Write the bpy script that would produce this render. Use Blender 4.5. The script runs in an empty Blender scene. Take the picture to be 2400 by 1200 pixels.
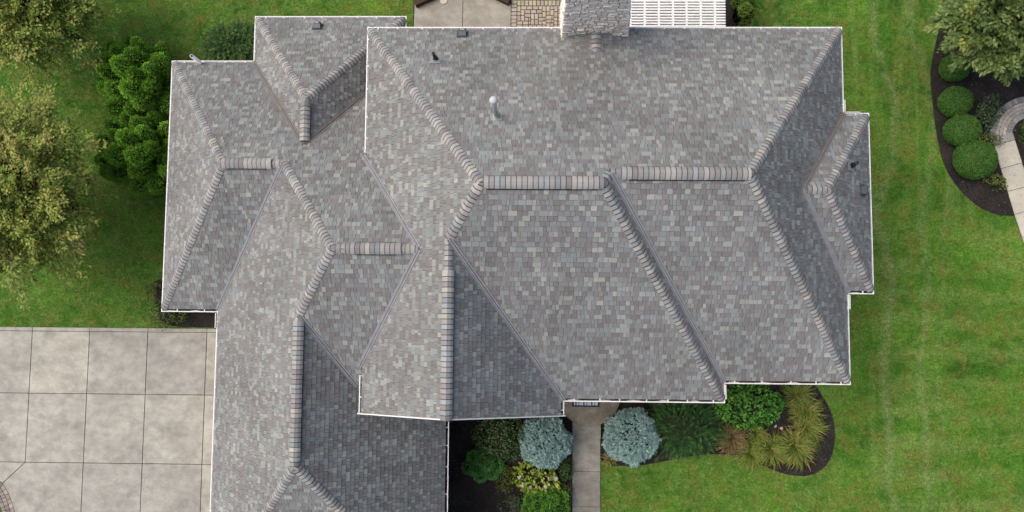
import bpy, math
import numpy as np
from mathutils import Matrix, Vector

rng = np.random.default_rng(11)
scene = bpy.context.scene
C = scene.collection

# ------------------------------------------------------------------ camera
FPX = 1764.307                      # focal length in photograph pixels (2400 wide)
CAMZ = 27.0
RC = np.array([[0.999741, -0.006482, 0.021796],
               [0.00806, 0.997288, -0.073153],
               [-0.021263, 0.07331, 0.997083]])
cam_data = bpy.data.cameras.new('camera')
cam_data.sensor_width = 36.0
cam_data.lens = FPX / 2400.0 * 36.0
cam_data.clip_start = 0.1
cam_data.clip_end = 3000.0
cam = bpy.data.objects.new('camera', cam_data)
C.objects.link(cam)
cam.matrix_world = Matrix(((*RC[0], 0.0), (*RC[1], 0.0), (*RC[2], CAMZ), (0, 0, 0, 1)))
scene.camera = cam

# ------------------------------------------------------------------ sky and sun
SUN_EL, SUN_AZ_FROM = 58.0, (-0.98, 0.20)   # sun stands in the west, a little north
world = bpy.data.worlds.new('World')
scene.world = world
world.use_nodes = True
wn = world.node_tree
bg = wn.nodes['Background']
sky = wn.nodes.new('ShaderNodeTexSky')
sky.sky_type = 'NISHITA'
sky.sun_disc = False
sky.sun_elevation = math.radians(SUN_EL)
sky.sun_rotation = math.atan2(SUN_AZ_FROM[0], SUN_AZ_FROM[1])
sky.dust_density = 7.0
sky.air_density = 1.0
sky.ozone_density = 1.0
wn.links.new(sky.outputs[0], bg.inputs[0])
bg.inputs[1].default_value = 0.15
sd = bpy.data.lights.new('sun', 'SUN')
sd.energy = 0.95
sd.angle = math.radians(45)
sd.color = (1.0, 0.985, 0.965)
sun = bpy.data.objects.new('sun', sd)
C.objects.link(sun)
_e = math.radians(SUN_EL)
_h = np.array(SUN_AZ_FROM) / np.linalg.norm(SUN_AZ_FROM)
sun.rotation_euler = Vector((_h[0] * math.cos(_e), _h[1] * math.cos(_e), math.sin(_e))).to_track_quat('Z', 'Y').to_euler()
sun.location = (-20, 4, 30)
scene.view_settings.view_transform = 'Standard'
scene.view_settings.look = 'None'
scene.view_settings.gamma = 1.0
scene.view_settings.use_curve_mapping = False
scene.view_settings.exposure = 0.25
scene.cycles.max_bounces = 6
scene.cycles.transparent_max_bounces = 4


# ------------------------------------------------------------------ helpers
def G(px, py, z=0.0):
    """point of the place at height z seen at photograph pixel (px, py)"""
    d = RC @ np.array([(px - 1200) / FPX, -(py - 600) / FPX, -1.0])
    t = (z - CAMZ) / d[2]
    return np.array([0, 0, CAMZ]) + t * d


def ray_plane(px, py, nrm, k):
    d = RC @ np.array([(px - 1200) / FPX, -(py - 600) / FPX, -1.0])
    o = np.array([0, 0, CAMZ])
    t = (k - nrm @ o) / (nrm @ d)
    return o + t * d


def project(P):
    q = (np.asarray(P) - np.array([0, 0, CAMZ])) @ RC
    return np.stack([1200 + FPX * q[..., 0] / -q[..., 2], 600 - FPX * q[..., 1] / -q[..., 2]], -1)


def unit(v):
    v = np.asarray(v, float)
    return v / np.maximum(np.linalg.norm(v, axis=-1, keepdims=True), 1e-9)


def tag(o, label=None, cat=None, group=None, kind=None):
    if label: o['label'] = label
    if cat: o['category'] = cat
    if group: o['group'] = group
    if kind: o['kind'] = kind
    return o


def thing(name, loc, label, cat, group=None):
    o = bpy.data.objects.new(name, None)
    o.empty_display_size = 0.3
    C.objects.link(o)
    o.location = loc
    return tag(o, label, cat, group)


def link(name, me, parent=None, mat=None):
    o = bpy.data.objects.new(name, me)
    C.objects.link(o)
    if mat is not None and len(me.materials) == 0:
        me.materials.append(mat)
    if parent is not None:
        o.parent = parent
        p = parent
        off = Vector((0, 0, 0))
        while p is not None:
            off += p.location
            p = p.parent
        o.location = -off                       # meshes are modelled in place coordinates
    return o


def mesh_poly(verts, faces, cols=None, smooth=False, name='m'):
    me = bpy.data.meshes.new(name)
    me.from_pydata([tuple(map(float, v)) for v in verts], [], faces)
    if cols is not None:
        a = me.attributes.new('Col', 'FLOAT_COLOR', 'FACE')
        c = np.ones((len(faces), 4), np.float32)
        c[:, :3] = np.asarray(cols)
        a.data.foreach_set('color', c.ravel())
    if smooth:
        me.polygons.foreach_set('use_smooth', [True] * len(me.polygons))
    me.update()
    return me


def mesh_uniform(V, n, cols, name='m'):
    """V: (N*n,3) vertices of N separate n-gons, one colour each"""
    N = len(V) // n
    me = bpy.data.meshes.new(name)
    me.vertices.add(N * n)
    me.vertices.foreach_set('co', np.ascontiguousarray(V, np.float32).ravel())
    me.loops.add(N * n)
    me.loops.foreach_set('vertex_index', np.arange(N * n, dtype=np.int32))
    me.polygons.add(N)
    me.polygons.foreach_set('loop_start', np.arange(0, N * n, n, dtype=np.int32))
    me.polygons.foreach_set('loop_total', np.full(N, n, np.int32))
    a = me.attributes.new('Col', 'FLOAT_COLOR', 'FACE')
    c = np.ones((N, 4), np.float32)
    c[:, :3] = cols
    a.data.foreach_set('color', c.ravel())
    me.update()
    return me


class MB:
    """collects shapes of one mesh"""

    def __init__(s):
        s.v, s.f = [], []

    def add(s, vs, fs):
        b = len(s.v)
        s.v += [tuple(map(float, v)) for v in vs]
        s.f += [tuple(b + i for i in f) for f in fs]
        return s

    def box(s, lo, hi):
        x0, y0, z0 = lo
        x1, y1, z1 = hi
        return s.add([(x0, y0, z0), (x1, y0, z0), (x1, y1, z0), (x0, y1, z0), (x0, y0, z1), (x1, y0, z1), (x1, y1, z1), (x0, y1, z1)],
                     [(3, 2, 1, 0), (4, 5, 6, 7), (0, 1, 5, 4), (1, 2, 6, 5), (2, 3, 7, 6), (3, 0, 4, 7)])

    def beam(s, p, q, w, h, up=(0, 0, 1)):
        p, q = np.array(p, float), np.array(q, float)
        d = unit(q - p)
        r = unit(np.cross(d, up))
        u = np.cross(r, d)
        vs = []
        for e in (p, q):
            for a, b in ((-1, -1), (1, -1), (1, 1), (-1, 1)):
                vs.append(e + r * a * w / 2 + u * b * h / 2)
        return s.add(vs, [(3, 2, 1, 0), (4, 5, 6, 7), (0, 1, 5, 4), (1, 2, 6, 5), (2, 3, 7, 6), (3, 0, 4, 7)])

    def prism(s, poly, z0, z1):
        poly = np.asarray(poly, float)[:, :2]
        x, y = poly[:, 0], poly[:, 1]
        if np.sum(x * np.roll(y, -1) - np.roll(x, -1) * y) < 0:
            poly = poly[::-1]
        n = len(poly)
        vs = [(a, b, z0) for a, b in poly] + [(a, b, z1) for a, b in poly]
        fs = [tuple(range(n - 1, -1, -1)), tuple(range(n, 2 * n))] + [(i, (i + 1) % n, n + (i + 1) % n, n + i) for i in range(n)]
        return s.add(vs, fs)

    def tube(s, pts, rad, seg=8, cap=True):
        pts = np.asarray(pts, float)
        rad = np.broadcast_to(rad, (len(pts),))
        rings = []
        for i, p in enumerate(pts):
            d = unit(pts[min(i + 1, len(pts) - 1)] - pts[max(i - 1, 0)])
            a = unit(np.cross(d, (0.31, 0.95, 0.05) if abs(d[2]) > .5 else (0, 0, 1)))
            b = np.cross(d, a)
            rings.append([p + rad[i] * (a * math.cos(t) + b * math.sin(t)) for t in np.linspace(0, 2 * math.pi, seg, endpoint=False)])
        vs = [v for r in rings for v in r]
        fs = []
        for i in range(len(pts) - 1):
            for j in range(seg):
                fs.append((i * seg + j, i * seg + (j + 1) % seg, (i + 1) * seg + (j + 1) % seg, (i + 1) * seg + j))
        if cap:
            fs += [tuple(range(seg - 1, -1, -1)), tuple((len(pts) - 1) * seg + j for j in range(seg))]
        return s.add(vs, fs)

    def mesh(s, smooth=False):
        return mesh_poly(s.v, s.f, smooth=smooth)

    def build(s, name, mat, parent=None, smooth=False):
        return link(name, s.mesh(smooth), parent, mat)


def inside(poly, X, Y):
    poly = np.asarray(poly, float)
    r = np.zeros(X.shape, bool)
    j = len(poly) - 1
    for i in range(len(poly)):
        xi, yi = poly[i][:2]
        xj, yj = poly[j][:2]
        with np.errstate(divide='ignore', invalid='ignore'):
            r ^= ((yi > Y) != (yj > Y)) & (X < (xj - xi) * (Y - yi) / (yj - yi + 1e-12) + xi)
        j = i
    return r


def smooth_loop(P, n=6):
    """closed Catmull-Rom through the given points"""
    P = np.asarray(P, float)
    out = []
    N = len(P)
    for i in range(N):
        a, b, c, d = P[i - 1], P[i], P[(i + 1) % N], P[(i + 2) % N]
        for t in np.linspace(0, 1, n, endpoint=False):
            out.append(.5 * ((2 * b) + (c - a) * t + (2 * a - 5 * b + 4 * c - d) * t * t + (3 * b - a - 3 * c + d) * t ** 3))
    return np.array(out)


# ------------------------------------------------------------------ materials
def nodes_of(name, rough=0.8, spec=0.3):
    m = bpy.data.materials.new(name)
    m.use_nodes = True
    b = m.node_tree.nodes['Principled BSDF']
    b.inputs['Roughness'].default_value = rough
    b.inputs['Specular IOR Level'].default_value = spec
    return m, m.node_tree.nodes, m.node_tree.links, b


def N(nt, kind, **kw):
    n = nt.new(kind)
    for k, v in kw.items():
        if k.startswith('i_'):
            n.inputs[k[2:].replace('_', ' ')].default_value = v
        else:
            setattr(n, k, v)
    return n


def noise(nt, lk, coord, scale, detail=4, rough=.55, stretch=None, dist=0.0):
    t = N(nt, 'ShaderNodeTexNoise')
    t.inputs['Scale'].default_value = scale
    t.inputs['Detail'].default_value = detail
    t.inputs['Roughness'].default_value = rough
    t.inputs['Distortion'].default_value = dist
    if stretch is not None:
        mp = N(nt, 'ShaderNodeMapping')
        mp.inputs['Scale'].default_value = stretch
        lk.new(coord, mp.inputs[0])
        coord = mp.outputs[0]
    lk.new(coord, t.inputs['Vector'])
    return t.outputs['Fac']


def ramp(nt, lk, fac, stops):
    r = N(nt, 'ShaderNodeValToRGB')
    e = r.color_ramp.elements
    while len(e) < len(stops):
        e.new(0.5)
    for el, (p, c) in zip(e, stops):
        el.position = p
        el.color = (*c, 1) if len(c) == 3 else c
    lk.new(fac, r.inputs[0])
    return r.outputs[0]


def mix(nt, lk, fac, a, b, mode='MIX'):
    m = N(nt, 'ShaderNodeMix', data_type='RGBA', blend_type=mode)
    for sock, val in ((m.inputs[0], fac), (m.inputs[6], a), (m.inputs[7], b)):
        if hasattr(val, 'is_linked') or hasattr(val, 'links'):
            lk.new(val, sock)
        elif isinstance(val, (int, float)):
            sock.default_value = val
        else:
            sock.default_value = (*val, 1)
    return m.outputs[2]


def bump(nt, lk, b, h, strength, dist):
    n = N(nt, 'ShaderNodeBump')
    n.inputs['Strength'].default_value = strength
    n.inputs['Distance'].default_value = dist
    lk.new(h, n.inputs['Height'])
    lk.new(n.outputs[0], b.inputs['Normal'])


def mat_attr(name, rough=.9, spec=.2, gscale=90.0, gamt=.35, bdist=.004, big=None, trans=0.0):
    """colour from the piece itself, grain on top"""
    m, nt, lk, b = nodes_of(name, rough, spec)
    at = N(nt, 'ShaderNodeAttribute', attribute_name='Col')
    tc = N(nt, 'ShaderNodeTexCoord')
    n1 = noise(nt, lk, tc.outputs['Object'], gscale, 3, .6)
    g = ramp(nt, lk, n1, [(.25, (1 - gamt,) * 3), (.75, (1 + gamt * .8,) * 3)])
    col = mix(nt, lk, 1.0, at.outputs['Color'], g, 'MULTIPLY')
    if big:
        n2 = noise(nt, lk, tc.outputs['Object'], big[0], 5, .6)
        g2 = ramp(nt, lk, n2, [(.3, (1 - big[1],) * 3), (.7, (1 + big[1] * .6,) * 3)])
        col = mix(nt, lk, 1.0, col, g2, 'MULTIPLY')
    lk.new(col, b.inputs['Base Color'])
    if bdist:
        bump(nt, lk, b, n1, .6, bdist)
    if trans:
        tr = N(nt, 'ShaderNodeBsdfTranslucent')
        lk.new(col, tr.inputs[0])
        mx = N(nt, 'ShaderNodeMixShader')
        mx.inputs[0].default_value = trans
        lk.new(b.outputs[0], mx.inputs[1])
        lk.new(tr.outputs[0], mx.inputs[2])
        lk.new(mx.outputs[0], nt['Material Output'].inputs[0])
    return m


def mat_plain(name, col, rough=.6, spec=.3, metal=0.0, gscale=20.0, gamt=.12, bdist=0.0, stretch=None):
    m, nt, lk, b = nodes_of(name, rough, spec)
    b.inputs['Metallic'].default_value = metal
    tc = N(nt, 'ShaderNodeTexCoord')
    n1 = noise(nt, lk, tc.outputs['Object'], gscale, 4, .6, stretch)
    c = ramp(nt, lk, n1, [(.25, tuple(x * (1 - gamt) for x in col)), (.75, tuple(min(1, x * (1 + gamt)) for x in col))])
    lk.new(c, b.inputs['Base Color'])
    if bdist:
        bump(nt, lk, b, n1, .7, bdist)
    return m


def mat_concrete(name, base, stain, dirt=.5, rough=.9):
    m, nt, lk, b = nodes_of(name, rough, .2)
    tc = N(nt, 'ShaderNodeTexCoord')
    o = tc.outputs['Object']
    a = noise(nt, lk, o, .55, 8, .68)
    c = noise(nt, lk, o, 2.6, 8, .7, (1, 1.5, 1))
    f = noise(nt, lk, o, 38, 4, .7)
    k = noise(nt, lk, o, 7.5, 9, .78)
    col = ramp(nt, lk, a, [(.34, stain), (.5, tuple(.5 * (x + y) for x, y in zip(base, stain))), (.64, base)])
    col = mix(nt, lk, 1.0, col, ramp(nt, lk, c, [(.3, (1 - .45 * dirt,) * 3), (.62, (1.06,) * 3)]), 'MULTIPLY')
    col = mix(nt, lk, 1.0, col, ramp(nt, lk, f, [(.25, (.72,) * 3), (.7, (1.1,) * 3)]), 'MULTIPLY')
    col = mix(nt, lk, 1.0, col, ramp(nt, lk, k, [(.27, (1 - .55 * dirt,) * 3), (.42, (1.0,) * 3)]), 'MULTIPLY')
    # worn, speckled patches and warmer stains
    pm = noise(nt, lk, o, 1.25, 8, .72)
    col = mix(nt, lk, 1.0, col, ramp(nt, lk, pm, [(.36, (1 - .40 * dirt, 1 - .43 * dirt, 1 - .46 * dirt)), (.56, (1.04, 1.03, 1.0))]), 'MULTIPLY')
    sp = noise(nt, lk, o, 55, 3, .6, (1, .8, 1))
    sm = N(nt, 'ShaderNodeMath', operation='MULTIPLY')
    lk.new(ramp(nt, lk, sp, [(.58, (0, 0, 0)), (.66, (1, 1, 1))]), sm.inputs[0])
    lk.new(ramp(nt, lk, pm, [(.34, (.75,) * 3), (.52, (.08,) * 3)]), sm.inputs[1])
    col = mix(nt, lk, sm.outputs[0], col, tuple(x * .38 for x in stain))
    oi = N(nt, 'ShaderNodeObjectInfo')
    col = mix(nt, lk, 1.0, col, ramp(nt, lk, oi.outputs['Random'], [(0, (.91, .91, .92)), (1, (1.07, 1.06, 1.03))]), 'MULTIPLY')
    ov = noise(nt, lk, o, 1.9, 6, .68, dist=.3)
    om = N(nt, 'ShaderNodeMath', operation='MULTIPLY')
    lk.new(ramp(nt, lk, ov, [(.64, (0, 0, 0)), (.72, (1, 1, 1))]), om.inputs[0])
    om.inputs[1].default_value = .6 * dirt
    col = mix(nt, lk, om.outputs[0], col, tuple(x * .5 for x in stain))
    lk.new(col, b.inputs['Base Color'])
    bump(nt, lk, b, f, .5, .004)
    return m


M = {}
M['shingle'] = mat_attr('shingle', .95, .15, 70, .22, .003, (.7, .10))
M['cap'] = mat_attr('ridge_cap', .95, .15, 70, .20, .003)
M['deck'] = mat_plain('underlay', (.06, .058, .058), .95)
M['white'] = mat_plain('white_aluminium', (.75, .75, .745), .45, .4, 0, 6, .05)
M['vinyl'] = mat_plain('white_vinyl', (.83, .83, .83), .5, .3, 0, 4, .03)
M['valley'] = mat_plain('valley_metal', (.26, .265, .28), .45, .5, .15, 5, .15)
M['valley_b'] = mat_plain('valley_metal_brown', (.19, .178, .165), .55, .4, .15, 5, .2)
M['black'] = mat_plain('black_plastic', (.018, .018, .02), .6, .3)
M['lead'] = mat_plain('boot_metal', (.33, .35, .37), .5, .5, .3)
M['galv'] = mat_plain('galvanised', (.42, .44, .45), .42, .5, .45, 9, .18)
M['capmetal'] = mat_plain('cap_metal', (.48, .50, .51), .7, .3, 0, 9, .12)
M['vent'] = mat_plain('vent_paint', (.075, .085, .10), .45, .4, .1)
M['pvc'] = mat_plain('pvc', (.80, .81, .82), .4, .4)
M['brick'] = mat_plain('brick_wall', (.30, .23, .19), .9, .2, 0, 9, .25, .006)
M['soffit'] = mat_plain('soffit', (.74, .74, .72), .6)
M['stone'] = mat_attr('chimney_stone', .92, .2, 26, .22, .012)
M['mortar'] = mat_plain('mortar', (.42, .38, .32), .95, .1, 0, 18, .3, .01)
M['paver'] = mat_attr('paver', .93, .2, 40, .16, .004)
M['leaf'] = mat_attr('leaf', .55, .35, 14, .18, 0, None, .3)
M['needle'] = mat_attr('needle', .65, .25, 14, .18, 0, None, .25)
M['bark'] = mat_plain('bark', (.10, .075, .055), .95, .1, 0, 14, .4, .02, (1, 1, .25))
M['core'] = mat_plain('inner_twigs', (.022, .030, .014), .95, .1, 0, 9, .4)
M['sand'] = mat_plain('jointing_sand', (.05, .044, .038), .95, .1, 0, 30, .3)
M['concrete'] = mat_concrete('drive_concrete', (.445, .44, .40), (.355, .352, .325), .5)
M['concrete_b'] = mat_concrete('patio_concrete', (.40, .385, .34), (.30, .288, .255), .5)
M['concrete_c'] = mat_concrete('walk_concrete', (.31, .305, .275), (.20, .198, .18), .6)
M['concrete_d'] = mat_concrete('path_concrete', (.54, .52, .45), (.45, .43, .37), .25)
M['concrete_e'] = mat_concrete('stoop_concrete', (.30, .275, .225), (.17, .155, .13), .6)
M['timber'] = mat_plain('weathered_timber', (.065, .045, .03), .9, .15, 0, 16, .4, .006, (1, 6, 1))
M['mat'] = mat_plain('doormat_rubber', (.02, .02, .022), .85)
M['matstripe'] = mat_plain('doormat_stripe', (.42, .46, .52), .9)
M['debris'] = mat_plain('wet_leaves', (.045, .036, .03), .9, .2, 0, 22, .5, .01)


def mat_mulch():
    m, nt, lk, b = nodes_of('mulch', .95, .1)
    tc = N(nt, 'ShaderNodeTexCoord')
    o = tc.outputs['Object']
    f = noise(nt, lk, o, 28, 5, .75)
    a = noise(nt, lk, o, 1.1, 4, .6)
    c = ramp(nt, lk, f, [(.3, (.010, .0095, .0095)), (.55, (.032, .029, .028)), (.8, (.085, .077, .072))])
    c = mix(nt, lk, 1.0, c, ramp(nt, lk, a, [(.3, (.6,) * 3), (.7, (1.5, 1.45, 1.4))]), 'MULTIPLY')
    lk.new(c, b.inputs['Base Color'])
    bump(nt, lk, b, f, 1.0, .03)
    return m


def mat_lawn(name, blades=False):
    m, nt, lk, b = nodes_of(name, .8, .15)
    tc = N(nt, 'ShaderNodeTexCoord')
    o = tc.outputs['Object']
    a = noise(nt, lk, o, .30, 6, .62, dist=.5)
    h = noise(nt, lk, o, 1.0, 6, .68, (.28, 1.25, 1), dist=.7)      # mowing streaks across
    v = noise(nt, lk, o, 1.0, 6, .66, (1.5, .10, 1), dist=.25)      # mowing streaks up and down
    y = noise(nt, lk, o, 1.3, 8, .72, dist=.6)
    f = noise(nt, lk, o, 14, 5, .72)
    col = ramp(nt, lk, a, [(.30, (.028, .092, .010)), (.50, (.068, .176, .019)), (.70, (.126, .258, .033))])
    sep = N(nt, 'ShaderNodeSeparateXYZ')
    lk.new(o, sep.inputs[0])
    # the east lawn is mown up and down beside the house, across farther out
    mr = N(nt, 'ShaderNodeMapRange')
    mr.inputs['From Min'].default_value = 11.6
    mr.inputs['From Max'].default_value = 13.2
    lk.new(sep.outputs[0], mr.inputs['Value'])
    hy = N(nt, 'ShaderNodeMapRange')
    hy.inputs['From Min'].default_value = 4.2
    hy.inputs['From Max'].default_value = 2.2
    lk.new(sep.outputs[1], hy.inputs['Value'])
    mm = N(nt, 'ShaderNodeMath', operation='MULTIPLY')
    lk.new(mr.outputs[0], mm.inputs[0])
    lk.new(hy.outputs[0], mm.inputs[1])
    ea = N(nt, 'ShaderNodeMapRange')
    ea.inputs['From Min'].default_value = 10.2
    ea.inputs['From Max'].default_value = 12.0
    lk.new(sep.outputs[0], ea.inputs['Value'])
    iso = noise(nt, lk, o, 1.7, 7, .7, (1, 1.4, 1), dist=.8)
    s0 = N(nt, 'ShaderNodeMix', data_type='FLOAT')
    lk.new(ea.outputs[0], s0.inputs[0])
    lk.new(iso, s0.inputs[2])
    lk.new(v, s0.inputs[3])
    st = N(nt, 'ShaderNodeMix', data_type='FLOAT')
    lk.new(mm.outputs[0], st.inputs[0])
    lk.new(s0.outputs[0], st.inputs[2])
    lk.new(h, st.inputs[3])
    # cross-mown bands, uneven and broken
    bw = noise(nt, lk, o, .5, 4, .6, dist=.6)
    ba = N(nt, 'ShaderNodeMath', operation='MULTIPLY_ADD')
    lk.new(bw, ba.inputs[0])
    ba.inputs[1].default_value = 7.0
    by = N(nt, 'ShaderNodeMath', operation='MULTIPLY')
    lk.new(sep.outputs[1], by.inputs[0])
    by.inputs[1].default_value = 6.0
    lk.new(by.outputs[0], ba.inputs[2])
    bs = N(nt, 'ShaderNodeMath', operation='SINE')
    lk.new(ba.outputs[0], bs.inputs[0])
    bb = N(nt, 'ShaderNodeMath', operation='MULTIPLY')
    lk.new(bs.outputs[0], bb.inputs[0])
    lk.new(mm.outputs[0], bb.inputs[1])
    bc = N(nt, 'ShaderNodeMath', operation='MULTIPLY_ADD')
    lk.new(bb.outputs[0], bc.inputs[0])
    bc.inputs[1].default_value = .075
    lk.new(st.outputs[0], bc.inputs[2])
    st = bc
    pale = ramp(nt, lk, st.outputs[0], [(.44, (0, 0, 0)), (.64, (1, 1, 1))])
    pf = N(nt, 'ShaderNodeMath', operation='MULTIPLY')
    lk.new(pale, pf.inputs[0])
    pf.inputs[1].default_value = .8
    col = mix(nt, lk, pf.outputs[0], col, (.145, .235, .058))
    # two wheel tracks along the east side
    for x0, w, k in ((12.75, .16, .75), (14.15, .15, .6), (14.8, .08, .4)):
        wob = noise(nt, lk, o, .22, 2, .5, (0.4, 1, 1))
        ad = N(nt, 'ShaderNodeMath', operation='MULTIPLY_ADD')
        lk.new(wob, ad.inputs[0])
        ad.inputs[1].default_value = 2.4
        lk.new(sep.outputs[0], ad.inputs[2])
        sb = N(nt, 'ShaderNodeMath', operation='SUBTRACT')
        lk.new(ad.outputs[0], sb.inputs[0])
        sb.inputs[1].default_value = x0 + 1.2
        ab = N(nt, 'ShaderNodeMath', operation='ABSOLUTE')
        lk.new(sb.outputs[0], ab.inputs[0])
        tr = N(nt, 'ShaderNodeMapRange')
        tr.inputs['From Min'].default_value = w * 1.6
        tr.inputs['From Max'].default_value = w * .3
        lk.new(ab.outputs[0], tr.inputs['Value'])
        br = N(nt, 'ShaderNodeMath', operation='MULTIPLY')
        lk.new(tr.outputs[0], br.inputs[0])
        lk.new(ramp(nt, lk, y, [(.35, (.2,) * 3), (.6, (1,) * 3)]), br.inputs[1])
        sc = N(nt, 'ShaderNodeMath', operation='MULTIPLY')
        lk.new(br.outputs[0], sc.inputs[0])
        sc.inputs[1].default_value = k
        col = mix(nt, lk, sc.outputs[0], col, (.20, .262, .11))
    # dry patches
    dry = ramp(nt, lk, y, [(.48, (0, 0, 0)), (.63, (.75,) * 3)])
    col = mix(nt, lk, dry, col, (.150, .165, .036))
    mo = noise(nt, lk, o, 4.2, 6, .72, dist=1.2)
    col = mix(nt, lk, 1.0, col, ramp(nt, lk, mo, [(.3, (.58, .64, .55)), (.7, (1.38, 1.32, 1.32))]), 'MULTIPLY')
    dark = ramp(nt, lk, y, [(.28, (.62, .68, .62)), (.45, (1, 1, 1))])
    col = mix(nt, lk, 1.0, col, dark, 'MULTIPLY')
    col = mix(nt, lk, 1.0, col, ramp(nt, lk, f, [(.28, (.45, .5, .42)), (.72, (1.5, 1.46, 1.4))]), 'MULTIPLY')
    if blades:
        at = N(nt, 'ShaderNodeAttribute', attribute_name='Col')
        col = mix(nt, lk, 1.0, col, at.outputs['Color'], 'MULTIPLY')
    lk.new(col, b.inputs['Base Color'])
    if not blades:
        bump(nt, lk, b, f, 1.0, .05)
    return m


M['mulch'] = mat_mulch()
M['lawn'] = mat_lawn('lawn')
M['blade'] = mat_lawn('grass_blades', True)

# ------------------------------------------------------------------ ground, drive, walks, beds
grd = MB().add([(-400, -400, 0), (400, -400, 0), (400, 400, 0), (-400, 400, 0)], [(0, 1, 2, 3)]).build('ground', M['lawn'])
tag(grd, 'green mown lawn around the house', kind='structure')

no_grass = []


def px_poly(pts, z=0.0):
    return np.array([G(x, y, z)[:2] for x, y in pts])


def shrink(poly, d):
    """inset a convex polygon by d"""
    P = np.asarray(poly, float)
    x, y = P[:, 0], P[:, 1]
    if np.sum(x * np.roll(y, -1) - np.roll(x, -1) * y) < 0:
        P = P[::-1]
    n = len(P)
    out = []
    for i in range(n):
        a, b, c = P[i - 1], P[i], P[(i + 1) % n]
        d1, d2 = unit(b - a), unit(c - b)
        n1, n2 = np.array([-d1[1], d1[0]]), np.array([-d2[1], d2[0]])
        k = 1 + n1 @ n2
        out.append(b + (n1 + n2) * d / max(k, .3))
    return np.array(out)


def slab(parent, poly, z0, z1, mat, name='slab', gap=.008, bev=.006):
    P = shrink(poly, gap)
    Q = shrink(P, bev)
    n = len(P)
    vs = [(a, b, z0) for a, b in P] + [(a, b, z1 - bev) for a, b in P] + [(a, b, z1) for a, b in Q]
    fs = [(i, (i + 1) % n, n + (i + 1) % n, n + i) for i in range(n)] + \
         [(n + i, n + (i + 1) % n, 2 * n + (i + 1) % n, 2 * n + i) for i in range(n)] + [tuple(range(2 * n, 3 * n))]
    return link(name, mesh_poly(vs, fs), parent, mat)


# driveway: joint grid measured in the place
xs = [-21.5, -18.05, -15.98, -13.88, -11.72, -9.4]
gx = [G(78 - 8, 921)[0], G(205, 921)[0], G(342, 921)[0], G(481, 921)[0]]
gy = [G(250, 768)[1], G(250, 777)[1], G(250, 923)[1], G(250, 1085)[1], G(250, 1245)[1]]
DX = [-24.0, gx[0] - (gx[1] - gx[0]), *gx, -9.3]
drive_edge = px_poly([(-40, 1098), (8, 1132), (21, 1154), (31, 1180), (38, 1205), (44, 1250)])
dbase = [(-24, gy[0]), (-9.3, gy[0]), (-9.3, gy[4] - 1.5), (drive_edge[-1][0], gy[4] - 1.5)] + [tuple(p) for p in drive_edge[::-1]] + [(-24, drive_edge[0][1] + .3)]
drive = MB().prism(dbase, -.05, .012).build('driveway', M['sand'])
tag(drive, 'pale stained concrete driveway beside the garage', kind='structure')
no_grass.append(dbase)
for j in range(4):
    y1, y0 = gy[j], gy[j + 1]
    for i in range(len(DX) - 1):
        x0, x1 = DX[i], DX[i + 1]
        if j == 3 and i < 3:
            continue
        poly = [(x0, y0), (x1, y0), (x1, y1), (x0, y1)]
        slab(drive, poly, -.04, .05, M['concrete'], gap=.010 if j else .005)
# the two slabs cut by the curved edge
P60 = np.array([gx[0], gy[3]])
pA = [P60, (gx[1], gy[3]), (gx[1], gy[4]), tuple(drive_edge[-1]), *map(tuple, drive_edge[-2:0:-1])]
slab(drive, pA, -.04, .05, M['concrete'], gap=.010)
pB = [P60, tuple(drive_edge[1]), tuple(drive_edge[0]), (-24, drive_edge[0][1] + .3), (-24, gy[3])]
slab(drive, pB, -.04, .05, M['concrete'], gap=.010)
for i in range(2, len(DX) - 1):
    slab(drive, [(DX[i], gy[4] - 1.5), (DX[i + 1], gy[4] - 1.5), (DX[i + 1], gy[4]), (DX[i], gy[4])], -.04, .05, M['concrete'])

# curved ribbon of small pavers along the driveway edge
PAL_PAVE = np.array([(.27, .235, .20), (.33, .285, .235), (.22, .20, .18), (.38, .33, .27), (.30, .27, .235)])
rib_in = drive_edge + np.array([-.04, -.02])
ribbon = MB()
e = drive_edge
nrm2 = []
for i in range(len(e)):
    d = unit(e[min(i + 1, len(e) - 1)] - e[max(i - 1, 0)])
    nrm2.append(np.array([d[1], -d[0]]))
nrm2 = np.array(nrm2)
if (nrm2[2] @ np.array([-1, -.6])) < 0: nrm2 = -nrm2
rp = [*map(tuple, e), *map(tuple, (e + nrm2 * .46)[::-1])]
rb = MB().prism(rp, -.03, .014).build('paver_edging', M['sand'])
tag(rb, 'ribbon of small weathered pavers along the curved drive edge', kind='structure')
no_grass.append(rp)


def paver_obj(parent, poly, z0, z1, col, gap=.006):
    P = shrink(poly, gap)
    Q = shrink(P, .008)
    n = len(P)
    vs = [(a, b, z0) for a, b in P] + [(a, b, z1 - .007) for a, b in P] + [(a, b, z1) for a, b in Q]
    fs = [(i, (i + 1) % n, n + (i + 1) % n, n + i) for i in range(n)] + \
         [(n + i, n + (i + 1) % n, 2 * n + (i + 1) % n, 2 * n + i) for i in range(n)] + [tuple(range(2 * n, 3 * n))]
    return link('paver', mesh_poly(vs, fs, [col] * len(fs)), parent, M['paver'])


seglen = np.concatenate([[0], np.cumsum(np.linalg.norm(np.diff(e, axis=0), axis=1))])


def along(s, off):
    p = np.array([np.interp(s, seglen, e[:, 0]), np.interp(s, seglen, e[:, 1])])
    q = np.array([np.interp(s, seglen, nrm2[:, 0]), np.interp(s, seglen, nrm2[:, 1])])
    return p + q * off


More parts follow.
